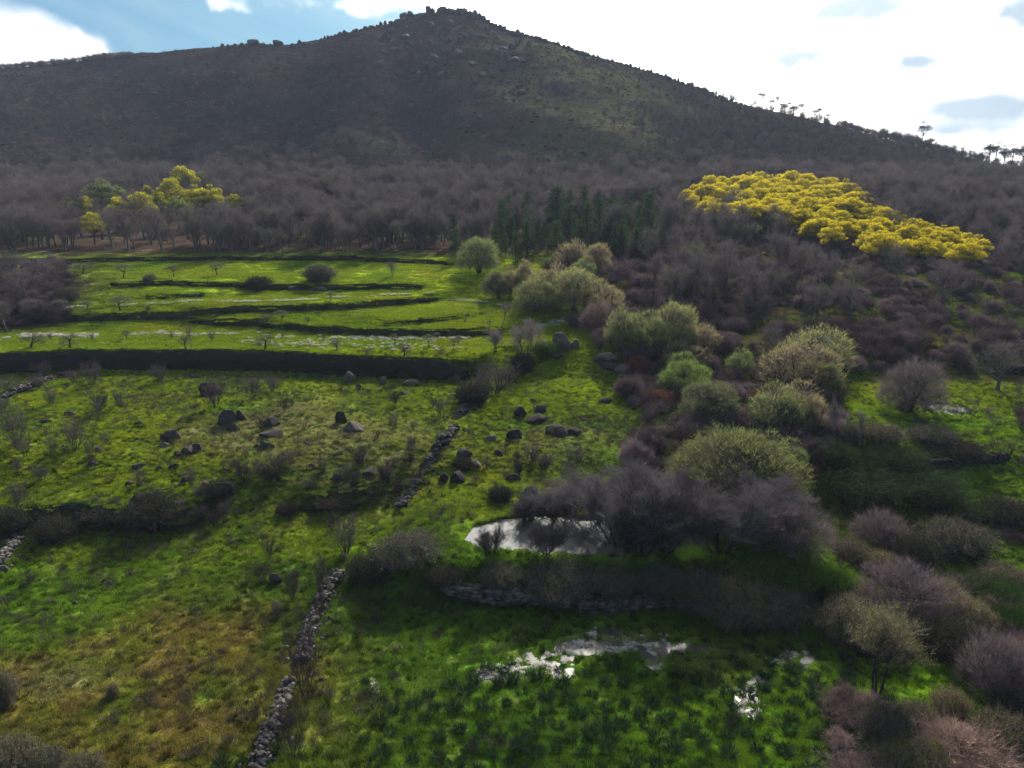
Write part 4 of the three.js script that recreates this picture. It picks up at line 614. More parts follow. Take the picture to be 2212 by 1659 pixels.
for (const [px, base, w, top, label, k] of [[65, 752, 58, 714, 'twisted bare fruit tree at the picture edge of the lowest terrace', 0], [150, 752, 44, 718, 'gnarled bare fruit tree, second from the picture edge on the lowest terrace', 1], [401, 753, 34, 718, 'bare fruit tree beside the slim sapling on the lowest terrace', 0], [572, 754, 48, 720, 'vase-shaped bare fruit tree on the lowest terrace edge', 1], [728, 758, 30, 728, 'little bare fruit tree between the vase-shaped one and the stump', 0], [875, 772, 34, 734, 'stout pruned fruit tree near the end of the lowest terrace', 1], [790, 770, 34, 748, 'broken low bare fruit tree beside the stout pruned one', 0], [578, 702, 34, 674, 'dark leafless fruit tree beside the grey olive on the middle terrace', 1]])
  standAt('fruit_tree', BF[k], [M.bark, M.twig], px, base, w, base - top, label, 'fruit tree', null, undefined, 0.05);
B(BT[1], 415, 758, 22, 694, 'slim tall sapling in front of the lowest terrace');
for (const [px, base, w, top, label] of [[180, 592, 48, 568, 'wide grey olive tree at the outer end of the top terrace'], [196, 580, 24, 564, 'small olive tree behind the wide one on the top terrace'], [268, 602, 38, 568, 'olive tree, second along the top terrace'], [375, 598, 26, 570, 'narrow olive tree, third along the top terrace'], [468, 596, 40, 566, 'umbrella-shaped olive tree on the top terrace'], [130, 674, 32, 646, 'olive bush at the curved end of the flowery terrace'], [190, 672, 26, 648, 'faint small olive tree on the flowery terrace'], [259, 672, 50, 638, 'broad dark olive tree on the flowery terrace'], [610, 700, 32, 668, 'pale silvery olive tree on the middle terrace'], [715, 652, 22, 628, 'small olive tree at the head of the middle terrace'], [853, 746, 22, 720, 'young olive tree on the lowest terrace, first of the near row'], [926, 752, 24, 720, 'young olive tree with a rounded grey crown in the near row'], [944, 738, 15, 716, 'tiny olive behind the rounded grey one'], [980, 758, 22, 730, 'thin young olive tree towards the end of the lowest terrace'], [991, 752, 18, 722, 'last slim young olive of the near row'], [274, 735, 26, 712, 'small olive tree standing in the white flowers'], [420, 646, 22, 632, 'round olive bush by the short dark bank'], [1057, 710, 16, 690, 'little olive on the right end of the terraces']])
  standAt('olive_tree', OL[(px | 0) % 2], [M.bark, M.olive], px, base, w, base - top, label, 'olive tree', null);
for (const [px, base, w, top] of [[108, 734, 12, 712], [199, 735, 12, 716], [372, 733, 12, 712], [458, 735, 18, 712], [320, 672, 14, 656], [665, 697, 14, 680], [470, 690, 10, 672], [612, 730, 9, 716], [700, 735, 10, 720], [1005, 697, 10, 682], [955, 770, 22, 744]])
  standAt('sapling', BS[(px | 0) % 3], [M.bark, M.twig], px, base, w, base - top, 'spindly bare sapling on the green terraces', 'sapling', 'young saplings on the terraces');

// meadow shrubs and saplings, leafless
for (const [px, base, w, top, label, k, m] of [
  [200, 832, 54, 772, 'bare multi-stemmed tree against the long terrace wall', 0, 0], [40, 962, 70, 862, 'grey bare tree pair at the picture edge of the meadow', 1, 0], [20, 852, 44, 806, 'small bare tree beyond the slanting stone wall', 2, 0], [165, 975, 54, 894, 'open vase-shaped bare shrub in the sunny meadow', 1, 0], [92, 1040, 34, 992, 'thin dark bare shrub near the picture edge below the vase-shaped one', 2, 0],
  [466, 880, 54, 795, 'leafless mauve bush crowning the bramble-grown outcrop', 0, 1], [545, 860, 56, 796, 'thicket of bare suckers beside the mauve bush', 1, 0], [345, 828, 40, 776, 'pair of bare saplings under the terrace wall', 2, 0], [525, 1042, 46, 975, 'dense dark bare shrub in the middle of the meadow', 0, 2], [573, 1040, 40, 985, 'lighter bare shrub next to the dense dark one', 1, 0], [600, 1040, 26, 995, 'small bare shrub ending the row of three in the meadow', 2, 2],
  [488, 1126, 30, 1068, 'bare shrub on the green shelf below the mossy outcrop', 1, 0], [112, 876, 30, 826, 'thin bare saplings on the slope near the slanting stone wall', 2, 0], [212, 905, 20, 850, 'single slim bare sapling in yellow-green grass', 1, 0], [850, 930, 34, 880, 'wispy bare shrub in the shaded centre meadow', 2, 0], [955, 900, 36, 850, 'wispy bare shrub beside the brown scrub under the terraces', 0, 0], [890, 985, 26, 930, 'thin bare sapling above the climbing stone wall', 1, 0], [1175, 1015, 50, 970, 'low bare thicket above the pond', 0, 0], [1240, 1010, 46, 955, 'bare thicket of straight stems behind the pond trees', 1, 0], [1410, 905, 34, 858, 'thin shrub on the sunny slope beside the willow domes', 2, 1],
  [580, 1210, 34, 1150, 'upper bare shrub in the lower field beside the ruined wall', 0, 2], [568, 1250, 44, 1210, 'dark bare bush in the lower field, next to a grey boulder', 1, 2], [632, 1295, 36, 1215, 'bare tree casting a long shadow in the lower field', 2, 2], [600, 1340, 34, 1286, 'mauve leafless bush in the lower field', 0, 1], [660, 1500, 80, 1340, 'bare tree growing through the gap of the near wall', 1, 2], [748, 1195, 70, 1100, 'faint thicket of thin stems above the near stone wall', 2, 0], [700, 1290, 40, 1190, 'pair of thin dark stems beside the ruined wall', 1, 2], [690, 1340, 30, 1270, 'bare suckers growing against the ruined wall', 2, 2],
  [345, 1090, 90, 1040, 'wiry dark tangle on the curved bank wall', 0, 2], [120, 1140, 90, 1090, 'wiry tangle over the black hollow', 1, 2], [65, 1262, 44, 1228, 'low dark bare shrub near the stones of the black hollow', 0, 2], [620, 1590, 50, 1530, 'bare bush at the foot of the near wall', 2, 2], [640, 1640, 60, 1570, 'wispy bush on the wet side of the near wall', 1, 2],
  [1695, 1440, 20, 1395, 'tiny bare sapling in the wet field near the bank scrub', 1, 0], [1870, 1620 - 60, 30, 1520, 'small twiggy shrub under the three-stemmed tree', 2, 0], [1770, 1530, 22, 1500, 'small grey twig bush in the bright grass', 0, 0],
]) standAt('bare_shrub', BS[k], [M.bark, [M.twig, M.shrubPurple, M.shrubDark][m]], px, base, w, base - top, label, 'shrub', null, undefined, 0.05);

{
  const r = rng(616); let n = 0; for (let t = 0; t < 900 && n < 90; t++) { const px = -30 + r() * 1480, py = 815 + r() * 330; if (px > 1000 && py > 1030) continue; if (px > 640 && px < 800 && py > 850 && py < 990) continue; if (fbm(px / 130, py / 70, 2) < -0.08) continue; const h = 18 + r() * 34; standAt('bare_sapling', BS[n % 3], [M.bark, n % 3 ? M.twig : M.shrubDark], px, py, h * (0.5 + 0.5 * r()), h, 'thin leafless sapling dotted about the sunny meadow', 'sapling', 'saplings dotted over the meadow'); n++; }
}
// bramble thickets and scrub
const X = (L) => { for (const [px, base, w, h, k, m, label, P = BR, name = 'bramble_bush'] of L) standAt(name, P[k % P.length], [M.bark, m], px, base, w, h, label, name === 'broom_bush' ? 'broom' : 'bush', null, undefined, 0.1); };
X([
  [885, 1212, 150, 72, 0, M.shrub, 'sprawling uprooted-looking bush with bare branches beside the pond'], [800, 1250, 110, 60, 1, M.shrubDark, 'dark bramble at the top of the wet field below the near wall end'], [960, 1250, 90, 40, 2, M.shrubDark, 'bramble hanging over the pale stones of the bank'], [1080, 1255, 100, 46, 0, M.shrub, 'grey bramble on the pond bank in front of the bright water'], [1205, 1278, 170, 78, 1, M.shrub, 'wide brown bramble in the middle of the pond bank'], [1325, 1272, 110, 60, 2, M.shrubPink, 'brown bramble under the widest pond willow'], [1425, 1276, 110, 66, 0, M.shrub, 'grey bramble on the bank next to the scattered stones'], [1510, 1310, 140, 88, 1, M.shrub, 'brown bramble heap at the shaded end of the bank'], [1590, 1338, 170, 110, 2, M.shrubPink, 'reddish brown bramble heap spilling into the wet field'], [1680, 1345, 130, 90, 0, M.shrub, 'last grey bramble of the bank beside the wet field'],
  [1720, 1262, 120, 70, 0, M.shrubOlive, 'leafy green bramble on the sunlit end of the bank', BRL], [1800, 1270, 90, 56, 1, M.shrubOlive, 'second leafy green bramble below the purple shrub', BRL], [1640, 1240, 130, 50, 1, M.shrubOlive, 'flat leafy bramble behind the reddish brown heap', BRL],
  [1066, 850, 120, 84, 1, M.twig, 'brown scrub thicket under the end of the terrace wall', BS, 'bare_shrub'], [1020, 870, 80, 60, 2, M.shrubDark, 'dark thorny mound next to the brown scrub thicket'], [1130, 800, 60, 50, 0, M.shrubDark, 'dark bush round the foot of the forked black tree'],
  [1376, 805, 56, 56, 0, M.shrubRed, 'rust-red bush beside the tan rock among the willows', DB, 'red_bush'], [1420, 870, 60, 36, 1, M.shrubRed, 'low rust-red bramble below the vivid green willow'], [1752, 1035, 34, 42, 2, M.shrubRed, 'small rust-red bush at the edge of the dark green scrub'], [1290, 720, 80, 90, 1, M.shrubPink, 'reddish leafless bushes between the two willow groups', DB, 'bare_shrub'], [1640, 870, 50, 40, 0, M.shrubRed, 'reddish bramble between the willow domes', BR],
  [1880, 1075, 190, 90, 0, M.shrub, 'dark green broom thicket, largest one behind the purple shrubs', BROOM, 'broom_bush'], [1800, 1000, 110, 70, 1, M.shrub, 'dark green broom next to the small rust-red bush', BROOM, 'broom_bush'], [2000, 1080, 170, 90, 1, M.shrub, 'broom thicket towards the bright right-hand meadow', BROOM, 'broom_bush'], [1930, 1010, 130, 70, 0, M.shrub, 'upper broom bush below the round brownish tree', BROOM, 'broom_bush'], [2080, 1120, 120, 60, 0, M.shrub, 'low broom beside the dark shrubs near the picture edge', BROOM, 'broom_bush'],
  [1900, 1180, 120, 110, 0, M.shrubPurple, 'purple leafless shrub in front of the dark broom', DB, 'purple_shrub'], [1970, 1230, 110, 90, 1, M.shrubDark, 'black thicket between the purple shrubs'], [1830, 1210, 90, 60, 2, M.shrubPink, 'pinkish bramble next to the large purple pond shrub'], [2060, 1190, 150, 80, 0, M.shrubPurple, 'dark mauve thicket at the edge of the right-hand meadow'], [2170, 1130, 110, 60, 1, M.shrubDark, 'dark hedge-like thicket at the picture edge'], [1900, 1240, 80, 60, 1, M.shrubTan, 'tan bramble below the purple leafless shrub'],
  [1955, 1325, 190, 140, 1, M.shrubPurple, 'broad mauve leafless shrub above the three-stemmed tree', DB, 'purple_shrub'], [1840, 1380, 160, 100, 0, M.shrubPink, 'pinkish brown bramble behind the three-stemmed tree'], [1910, 1410, 110, 70, 2, M.shrubPink, 'lower pinkish bramble round the three-stemmed tree'], [2060, 1420, 150, 90, 1, M.shrubDark, 'shaded bramble at the stream gully'], [2065, 1400, 120, 70, 2, M.shrubPurple, 'mauve bramble arching over the stream gully'], [2160, 1500, 170, 170, 2, M.shrubPurple, 'tall mauve leafless shrub at the picture edge above the stream', DB, 'purple_shrub'], [2085, 1350, 110, 70, 0, M.shrubTan, 'straw-coloured scrub above the stream gully'], [2140, 1300, 140, 70, 1, M.shrubOlive, 'olive scrub below the bright strip of the right-hand meadow', BROOM, 'broom_bush'], [2030, 1300, 90, 60, 0, M.shrubTan, 'tan scrub beside the broad mauve shrub'], [2190, 1360, 110, 70, 1, M.shrubOlive, 'olive-brown scrub at the picture edge', BROOM, 'broom_bush'], [2160, 1260, 110, 50, 0, M.shrubPink, 'pinkish scrub under the bright meadow strip'],
  [1915, 1590, 110, 80, 0, M.shrubPurple, 'mauve bramble at the lower edge of the bright grass'], [1980, 1570, 90, 60, 1, M.shrubPink, 'pinkish bramble beside the stream bed'], [2050, 1545, 80, 70, 2, M.shrubTan, 'straw-coloured bush over the pale stream bed'], [2080, 1650, 200, 90, 0, M.shrubTan, 'broad tan bramble thicket in the lower corner', DB, 'tan_shrub'], [1990, 1665, 130, 70, 1, M.shrubTan, 'tan bramble at the lower picture edge'], [2170, 1620, 140, 90, 2, M.shrubPink, 'pinkish thicket in the lower corner of the picture'], [1930, 1660, 90, 60, 2, M.shrubPink, 'low pinkish bramble next to the rushes'], [2190, 1560, 110, 70, 0, M.shrubDark, 'dark shaded thicket under the tall mauve shrub'],
  [330, 1125, 130, 66, 0, M.shrubDark, 'dark bramble covering the face of the curved bank'], [230, 1122, 110, 40, 1, M.shrubDark, 'thin bramble along the curved bank top'], [120, 1165, 90, 60, 2, M.shrubDark, 'black bramble filling the hollow under the curved bank'], [20, 1150, 90, 70, 0, M.shrubDark, 'black bramble at the picture edge of the curved bank'], [470, 1066, 70, 36, 1, M.shrubDark, 'bramble on the large mossy outcrop'], [620, 1110, 50, 34, 2, M.shrubDark, 'bramble beside the short bank wall'], [720, 1088, 90, 26, 0, M.shrubDark, 'low bramble along the short bank wall'],
  [20, 1680, 130, 90, 0, M.shrubPink, 'reddish brown thicket in the bottom corner of the ochre field'], [100, 1670, 90, 55, 1, M.shrub, 'dark brown scrub along the lower picture edge'], [180, 1675, 90, 50, 2, M.shrubPink, 'brown scrub ending the row at the lower picture edge'], [8, 1530, 60, 90, 1, M.shrubPink, 'reddish bush cut by the picture edge in the ochre field'], [245, 1505, 26, 40, 2, M.shrubTan, 'small pale twig bush in the ochre field'],
  [1420, 1180 - 90, 70, 40, 2, M.shrubDark, 'dark low bramble behind the pond'], [1080, 1080, 60, 40, 0, M.shrubDark, 'dark bramble above the pond corner'], [1000, 1010, 50, 30, 1, M.shrubDark, 'bramble over the boulders beside the climbing wall'],
  [140, 652, 54, 34, 1, M.shrubDark, 'dark rounded bush at the shadowed end of the terraces'], [560, 626, 60, 40, 0, M.shrubDark, 'round scrub on the upper terrace beside the pale wall'], [690, 608, 70, 46, 1, M.shrub, 'scrub below the bushy grey tree on the top terrace'], [325, 612, 30, 26, 1, M.shrub, 'small grey bush on the scrub bank'], [1180, 770, 60, 50, 0, M.shrubOlive, 'green leafy bush at the pale pyramid outcrop', BRL], [1250, 705, 60, 44, 2, M.shrubPurple, 'mauve bush behind the pale pyramid outcrop'],
  [1905, 960, 90, 60, 0, M.shrubPink, 'pinkish thicket in front of the round brownish tree'], [1840, 960, 60, 60, 1, M.shrubPurple, 'mauve thicket beside the green gap'], [2010, 955, 100, 50, 2, M.shrub, 'grey scrub on the edge of the right-hand meadow'], [2070, 980, 110, 36, 1, M.shrubDark, 'flat dark scrub crossing the right-hand meadow'],
]);

// ---------------------------------------------------------------- yellow mimosas and dark pines
const keepOff = [];
{
  const S = (px, top, w, h, m, label, group, P = MI) => { const k = Math.floor(px * 7 + top) % P.length; const t = standAt('mimosa_tree', P[k], [M.bark, px < 700 ? M.mimosaDull : M.mimosa], px, top + h, w, h, label, 'mimosa tree', group); keepOff.push([t.position.x, -t.position.z, px < 700 ? 26 : 13, 0.95]); };
  for (const [px, cy, w, o, label] of [[205, 480, 52, 0, 'bright yellow mimosa standing lowest in the small grove'], [186, 442, 44, 0, 'yellow mimosa at the outer end of the small grove'], [150, 445, 46, 1, 'faint olive mimosa just outside the small grove'], [222, 412, 62, 1, 'olive-green mimosa at the back of the small grove, outer one'], [262, 448, 54, 0, 'yellow mimosa behind the lowest one of the small grove'], [258, 420, 46, 1, 'olive mimosa between yellow crowns of the small grove'], [312, 440, 60, 0, 'broad yellow mimosa in the middle of the small grove'], [322, 412, 30, 0, 'slim mimosa top poking above the middle of the grove'], [350, 436, 48, 0, 'yellow-green mimosa next to the broad middle one'], [374, 410, 62, 0, 'tall yellow mimosa with a leaning top in the small grove'], [402, 385, 62, 0, 'highest mimosa of the small grove, pale yellow'], [440, 390, 44, 1, 'pale olive mimosa beside the highest one'], [430, 425, 66, 0, 'full yellow mimosa under the highest one'], [462, 424, 60, 0, 'yellow mimosa near the wood side of the small grove'], [508, 438, 44, 0, 'low yellow mimosa ending the small grove'], [390, 448, 60, 1, 'dark olive mimosa filling the grove between yellow crowns']])
    S(px, cy - w * 0.42, w, w * 1.35, 0, label, null, o ? MIO : MI);
  const r = rng(77), poly = [[1478, 418], [1535, 388], [1620, 380], [1710, 380], [1800, 390], [1850, 404], [1845, 432], [1900, 455], [1990, 482], [2060, 496], [2108, 520], [2090, 540], [2000, 532], [1910, 524], [1830, 498], [1760, 492], [1720, 468], [1640, 458], [1570, 450], [1500, 440]];
  const inside = (x, y) => { let c = false; for (let i = 0, j = poly.length - 1; i < poly.length; j = i++) if ((poly[i][1] > y) !== (poly[j][1] > y) && x < (poly[j][0] - poly[i][0]) * (y - poly[i][1]) / (poly[j][1] - poly[i][1]) + poly[i][0]) c = !c; return c; };
  const made = []; for (let tries = 0; tries < 20000 && made.length < 150; tries++) { const x = 1470 + r() * 650, y = 376 + r() * 170; if (!inside(x, y) || made.some(([a, b]) => Math.hypot((a - x) / 19, (b - y) / 9.5) < 1)) continue; made.push([x, y]); }
  made.sort((p, q) => p[1] - q[1]);
  for (const [x, y] of made) { const w = 44 + r() * 22; S(x, y - w * 0.18, w, w * 1.1, 0, 'bright yellow flowering mimosa in the dense grove on the far hillside', 'mimosas of the large yellow grove'); }
  for (const [px, base, w, h, label] of [[2112, 545, 26, 26, 'low yellow bush at the lower tip of the large mimosa grove']]) standAt('mimosa_bush', MI[1], [M.bark, M.mimosa], px, base, w, h, label, 'bush');
}
{
  const r = rng(88), made = []; for (let t = 0; t < 6000 && made.length < 70; t++) { const x = 975 + r() * 440, y = 470 + r() * 110; const top = x < 1080 ? 40 : 0; if (y < 480 + top || y > 575 - (x > 1330 ? 10 : 0) || made.some(([a, b]) => Math.hypot((a - x) / 14, (b - y) / 7) < 1)) continue; if (x > 1000 && x < 1070 && y > 520) continue; made.push([x, y]); }
  for (const [x, y] of made) { const h = 52 + 60 * r() * r() + 10 * r(); const t = standAt('pine_tree', PI[Math.floor(r() * 2)], [M.bark, M.pine], x, y, h * (0.3 + 0.25 * r()), h, 'dark green slender pine in the group below the mountain', 'dark pines in the middle of the wood'); keepOff.push([t.position.x, -t.position.z, 14, 0.9]); }
  for (const [px, base, top, w, k, label] of [[1589, 212, 203, 12, 0, 'tiny pine alone high on the falling skyline'], [1640, 229, 198, 13, 1, 'tallest thin pine of the ridge row, first from the summit'], [1648, 231, 200, 12, 1, 'thin pine close behind the first of the ridge row'], [1667, 239, 214, 14, 0, 'second pine standing apart in the ridge row'], [1677, 241, 210, 12, 1, 'thin pine with a small crown in the ridge row'], [1686, 243, 223, 13, 0, 'short bushy pine near the middle of the ridge row'], [1694, 244, 226, 14, 2, 'bushy pine in the middle of the ridge row'], [1703, 245, 222, 12, 1, 'slim pine in the ridge row beside the bushy ones'], [1714, 247, 228, 20, 2, 'broad low pine in the ridge row'], [1729, 250, 219, 15, 0, 'dark full-topped pine ending the close ridge row'], [1759, 256, 233, 16, 0, 'first of the pair of pines below the ridge row'], [1769, 258, 231, 15, 1, 'second of the pair of pines below the ridge row'], [1788, 265, 244, 12, 0, 'lone small pine below the pair on the ridge'], [1990, 320, 267, 28, 0, 'tall lone umbrella pine on the lower ridge'], [2007, 322, 299, 20, 2, 'dark bush-like pine beside the tall lone umbrella pine'], [2136, 352, 312, 30, 2, 'wide pine starting the clump at the end of the ridge'], [2150, 354, 308, 30, 0, 'pine in the middle of the clump at the end of the ridge'], [2168, 356, 318, 26, 2, 'low pine in the clump at the end of the ridge'], [2185, 358, 308, 30, 0, 'tall pine ending the clump on the ridge'], [2206, 372, 320, 34, 2, 'dark pine cut by the picture edge on the ridge']])
    { const g = ridgeAt(px, base); stand('ridge_pine', PT[k], [M.bark, M.pine], g.x, g.y - 0.3, g.z, w * g.s, (base - top + 4) * g.s, label, 'pine', null); }
}

// ---------------------------------------------------------------- the leafless wood
{
  const r = rng(303), kinds = [[], [], [], []], tints = [[], [], [], []]; let single = 0;
  const spots = [];
  for (let k = 0; k < 9000; k++) {
    const D = 96 + 250 * Math.pow(r(), 0.85), u = (r() * 2 - 1) * 0.80, x = u * D, n = fbm(x / 22 + 5, D / 22, 3); let p = 0;
    const start = x < 6 ? 153 : lerp(153, 104, sstep(6, 30, x));
    if (D < start + n * 4) continue;
    p = 0.9; if (D > 265) p = sstep(318 + 30 * n, 255, D) * 0.8; if (x > 6 && D < 175) p *= lerp(0.42, 0.9, sstep(125, 180, D)) * (u > 0.42 ? 0.6 : 1);
    if (u > 0.22 && u < 0.62 && D > 120 && D < 175) p *= 0.55;
    if (n > 0.25) p *= 0.5;
    let off = 0; for (const [a, b, f, q] of keepOff) { const dd = b - D; if (dd > -3 && dd < f && Math.abs(x - a * D / b) < 3.4) off = Math.max(off, q); } if (off && r() < off) continue;
    if (r() < p * Math.min(1, D / 230)) spots.push([x, D, r()]);
  }
  for (let k = 0; k < 15000; k++) {                                   // thinner, smaller trees climbing the mountain
    const u = (r() * 2 - 1) * 0.76, D = 285 + 220 * r(), Dr = ridgeDist(u); if (D > Dr - 3) continue; const x = u * D, t = (D - 290) / (Dr - 290), n = fbm(x / 40 + 15, D / 40, 3), spur = Math.exp(-(((u - 0.05 - 0.10 * (1 - t)) / 0.12) ** 2));
    let p = 0.6 * sstep(0.06, 0.26, n) * sstep(0.75, 0.3, t) * (u < 0.1 ? 1 : 0.4) + 0.8 * sstep(0.13, 0.34, u + 0.08 * n) * sstep(0.93, 0.82, t) + 0.02 * sstep(0.95, 0.85, t); p *= 1 - 0.85 * spur; if (u < 0.24 && t > 0.75) p *= 0.1;
    if (r() < p * 0.8) spots.push([x, D, r()]);
  }
  spots.sort((a, b) => a[1] - b[1]);
  for (const [x, D, q] of spots) {
    const k = Math.floor(q * 4), h = ((D < 150 ? 4.6 : 6.2) + 5.0 * ((q * 7.3) % 1) ** 1.5) * lerp(1, 0.58, sstep(280, 360, D)), y = height(x, D) - 0.2, w = h * (0.50 + 0.28 * ((q * 13.7) % 1));
    if (single < 200 && Math.abs(x) < 0.7 * D) { stand('wood_tree', BT[k], [M.bark, q < 0.25 ? M.shrubPurple : M.twig], x, y, -D, w, h, x < 6 ? 'leafless grey tree in the front of the wood behind the terraces' : 'leafless grey tree on the scrubby slope right of the willows', 'tree', x < 6 ? 'front trees of the leafless wood' : 'bare trees scattered on the scrubby slope'); single++; continue; }
    kinds[k].push([x, y, -D, w, h, q * 44]); const v = (0.65 + 0.6 * ((q * 31.1) % 1)) * lerp(1, 0.6, sstep(290, 350, D)), red = clamp(fbm(x / 18, D / 18, 2)) * 0.6; tints[k].push(rgb(v * (1 + red * 0.22), v, v * 0.98));
  }
  for (let k = 0; k < 4; k++) mass('leafless_wood', merged(BT[k]), M.twig, kinds[k], ['dense purple-grey leafless wood covering the foot of the mountain', 'upright trees within the leafless wood at the mountain foot', 'wide-crowned trees within the leafless wood at the mountain foot', 'slender trees within the leafless wood at the mountain foot'][k], 'wood', tints[k]);
}
// scrub of the mountain and of the ridge lines
{
  const low = [201, 202].map((s) => merged(bramble(s, { canes: 46, R: 1.2, H: 1.2, leaf: 0.8, twig: 3, w: 0.03, col: [0.105, 0.082, 0.084], leafC: [0.06, 0.06, 0.028] })));
  const r = rng(505), A = [[], []], T = [[], []];
  for (let k = 0; k < 34000; k++) {
    const u = (r() * 2 - 1) * 0.76, D = 285 + 240 * Math.pow(r(), 0.9); if (D > ridgeDist(u) + 4) continue; const x = u * D, Dr = ridgeDist(u), t = (D - 290) / (Dr - 290), n = fbm(x / 24 + 7, D / 24, 3);
    const spur = Math.exp(-(((u - 0.05 - 0.10 * (1 - t)) / 0.12) ** 2)) * sstep(0.98, 0.72, t); if (r() < spur * 0.55) continue; if (n > 0.02 && r() < 0.75) continue;
    const i = k & 1, w = 0.8 + 2.6 * r() * r(); A[i].push([x, height(x, D) - 0.1, -D, w, 0.4 + 0.6 * r(), r() * 6]); const v = (0.5 + 0.8 * r()) * (n < -0.1 ? 0.6 : 1.15); T[i].push(rgb(v * (n < -0.1 ? 1.02 : 1.1), v * (n < -0.1 ? 0.85 : 1.02), v * (n < -0.1 ? 1.0 : 0.85)));
  }
  for (let i = 0; i < 2; i++) mass('mountain_heath', low[i], M.shrub, A[i], ['dark heath and low scrub covering the mountainside', 'brownish scrub mixed through the mountain heath'][i], 'heath', T[i]);
  const fr = []; for (let k = 0; k < 420; k++) { const px = r() < 0.5 ? r() * 330 - 40 : 1815 + r() * 270, [sx, sy, sz] = ray(px, px < 500 ? 130 : 310), u = sx / -sz, D = ridgeDist(u) - 4 + r() * 7; fr.push([u * D, height(u * D, D) - 0.2, -D, 2 + r() * 2, (px < 500 ? 2 : 3.2) + r() * (px > 1900 && px < 1985 ? 4 : 1.6), r() * 6]); }
  mass('ridge_scrub', merged(BM[0]), M.twig, fr, 'thin bare scrub fringing both ends of the skyline', 'scrub');
  // scattered scrub and saplings on the near slopes
  const sp = [[], [], []], tn = [[], [], []]; for (let k = 0; k < 7000; k++) { const D = 62 + r() * 120, u = r() * 0.9 - 0.06, x = u * D; if (x < 9 + noise2(D / 9, 2) * 4) continue; const n = fbm(x / 12 + 2, D / 12, 3); const meadow = u > 0.46 && D < 90; if (meadow && r() < 0.985) continue; if (D < 92 && u < 0.16) continue; if (n > 0.1 && r() < 0.7) continue; const i = Math.floor(r() * 3), v = 0.6 + 0.7 * r(); const big = r() < 0.25 ? 1.6 : 1; sp[i].push([x, height(x, D) - 0.1, -D, (1.0 + r() * 1.3) * big, (0.9 + r() * 1.3) * big, r() * 6]); tn[i].push(rgb(v * 1.05, v * 0.95, v)); }
  for (let k = 0; k < 900; k++) { const D = 26 + 48 * r(), x = D * (0.50 + 0.42 * r()), n = fbm(x / 7 + 40, D / 7, 3); if (n < (x / D > 0.66 ? -0.12 : 0.1) || (D > 50 && x / D < 0.7)) continue; const i = k % 3, v = 0.8 + 0.7 * r(); sp[i].push([x, height(x, D) - 0.1, -D, 0.9 + r() * 1.5, 0.7 + r() * 1.2, r() * 6]); tn[i].push(rgb(v * 1.15, v * 0.98, v * 0.95)); }
  for (let k = 0; k < 420; k++) { const g = ground(-40 + r() * 190, 565 + r() * 140), px = g.x / g.D; if (brushy(g.x, g.D) < 0.3 * r() + 0.12) continue; const i = k % 3, v = 0.6 + 0.5 * r(); sp[i].push([g.x, g.y - 0.1, g.z, 1.2 + r() * 1.6, 1.0 + r() * 1.6, r() * 6]); tn[i].push(rgb(v, v * 0.95, v)); }
  for (let i = 0; i < 3; i++) mass('slope_scrub', merged([BS[0], DB[0], BS[1]][i]), i === 1 ? M.shrub : M.twig, sp[i], ['grey bramble and scrub of the slope beyond the willows', 'mauve scrub spread over the slope beyond the willows', 'low thorn scrub spread over the slope beyond the willows'][i], 'scrub', tn[i]);
}

// ---------------------------------------------------------------- rushes, grass and flowers
{
  const mk = (s) => { const r = rng(s), C = new MB(); for (let k = 0; k < 170; k++) { const a = r() * 6.28, q = Math.sqrt(r()) * 0.16, l = 0.24 + 0.24 * r(), d = norm([Math.cos(a) * (0.2 + q * 2.6) + (r() - 0.5) * 0.3, 1, Math.sin(a) * (0.2 + q * 2.6) + (r() - 0.5) * 0.3]), c = shade([0.010, 0.024, 0.010], 0.6 + 0.9 * r()), p = [Math.cos(a) * q, -0.04, Math.sin(a) * q]; const side = sideOf(d, r), m = [p[0] + d[0] * l * 0.6, p[1] + d[1] * l * 0.6, p[2] + d[2] * l * 0.6]; C.blade(p, d, l, 0.013, side, c, shade(c, 1.4)); C.blade(m, norm([d[0] * 2.2, d[1] * 0.8, d[2] * 2.2]), l * 0.5, 0.012, side, shade(c, 1.2), shade(c, 1.5)); } return C.geo(); };
  const G = [mk(1), mk(2), mk(3)], r = rng(909), made = [], protos = [];
  const okAt = (px, py) => { const a = 780 + (1659 - py) * 0.1; if (px < a - 10 || px > 1930) return false; if (py < 1440 && px < 1560) return false; if (py < 1500 && px < 1000) return r() < 0.1; if (px > 1800 && py < 1600) return r() < 0.15; return true; };
  for (let t = 0; t < 20000 && made.length < 285; t++) { const px = 780 + r() * 1150, py = 1395 + Math.pow(r(), 0.75) * 290; if (py < 1460 && r() < 0.75) continue; if (!okAt(px, py)) continue; const g = ground(px, py); if (made.some((m) => Math.hypot(m.x - g.x, m.D - g.D) < 0.95) || puddles.some((q) => Math.hypot((g.x - q.x) / q.rx, (g.D - q.D) / q.rd) < 0.9 && r() < 0.8)) continue; if (fbm(g.x / 3, g.D / 3, 2) < -0.16 && r() < 0.8) continue; made.push(g); }
  for (const [px, py] of [[560, 1640], [575, 1600], [520, 1650], [480, 1655], [585, 1630]]) made.push(ground(px, py));
  made.forEach((g, i) => { const k = i % 3; let m = protos[k]; if (!m) { m = protos[k] = part('rush_tussock', G[k], M.rush); } else { m = m.clone(); m.name = numbered('rush_tussock'); m.userData = {}; scene.add(m); } const s = 0.7 + 0.65 * r(); m.position.set(g.x, g.y, g.z); m.scale.set(s * 1.15, s * 0.95, s * 1.15); m.rotation.y = r() * 6; tag(m, 'dark green rush tussock in the wet lower field', 'rush tussock', 'rush tussocks of the wet field'); });
}
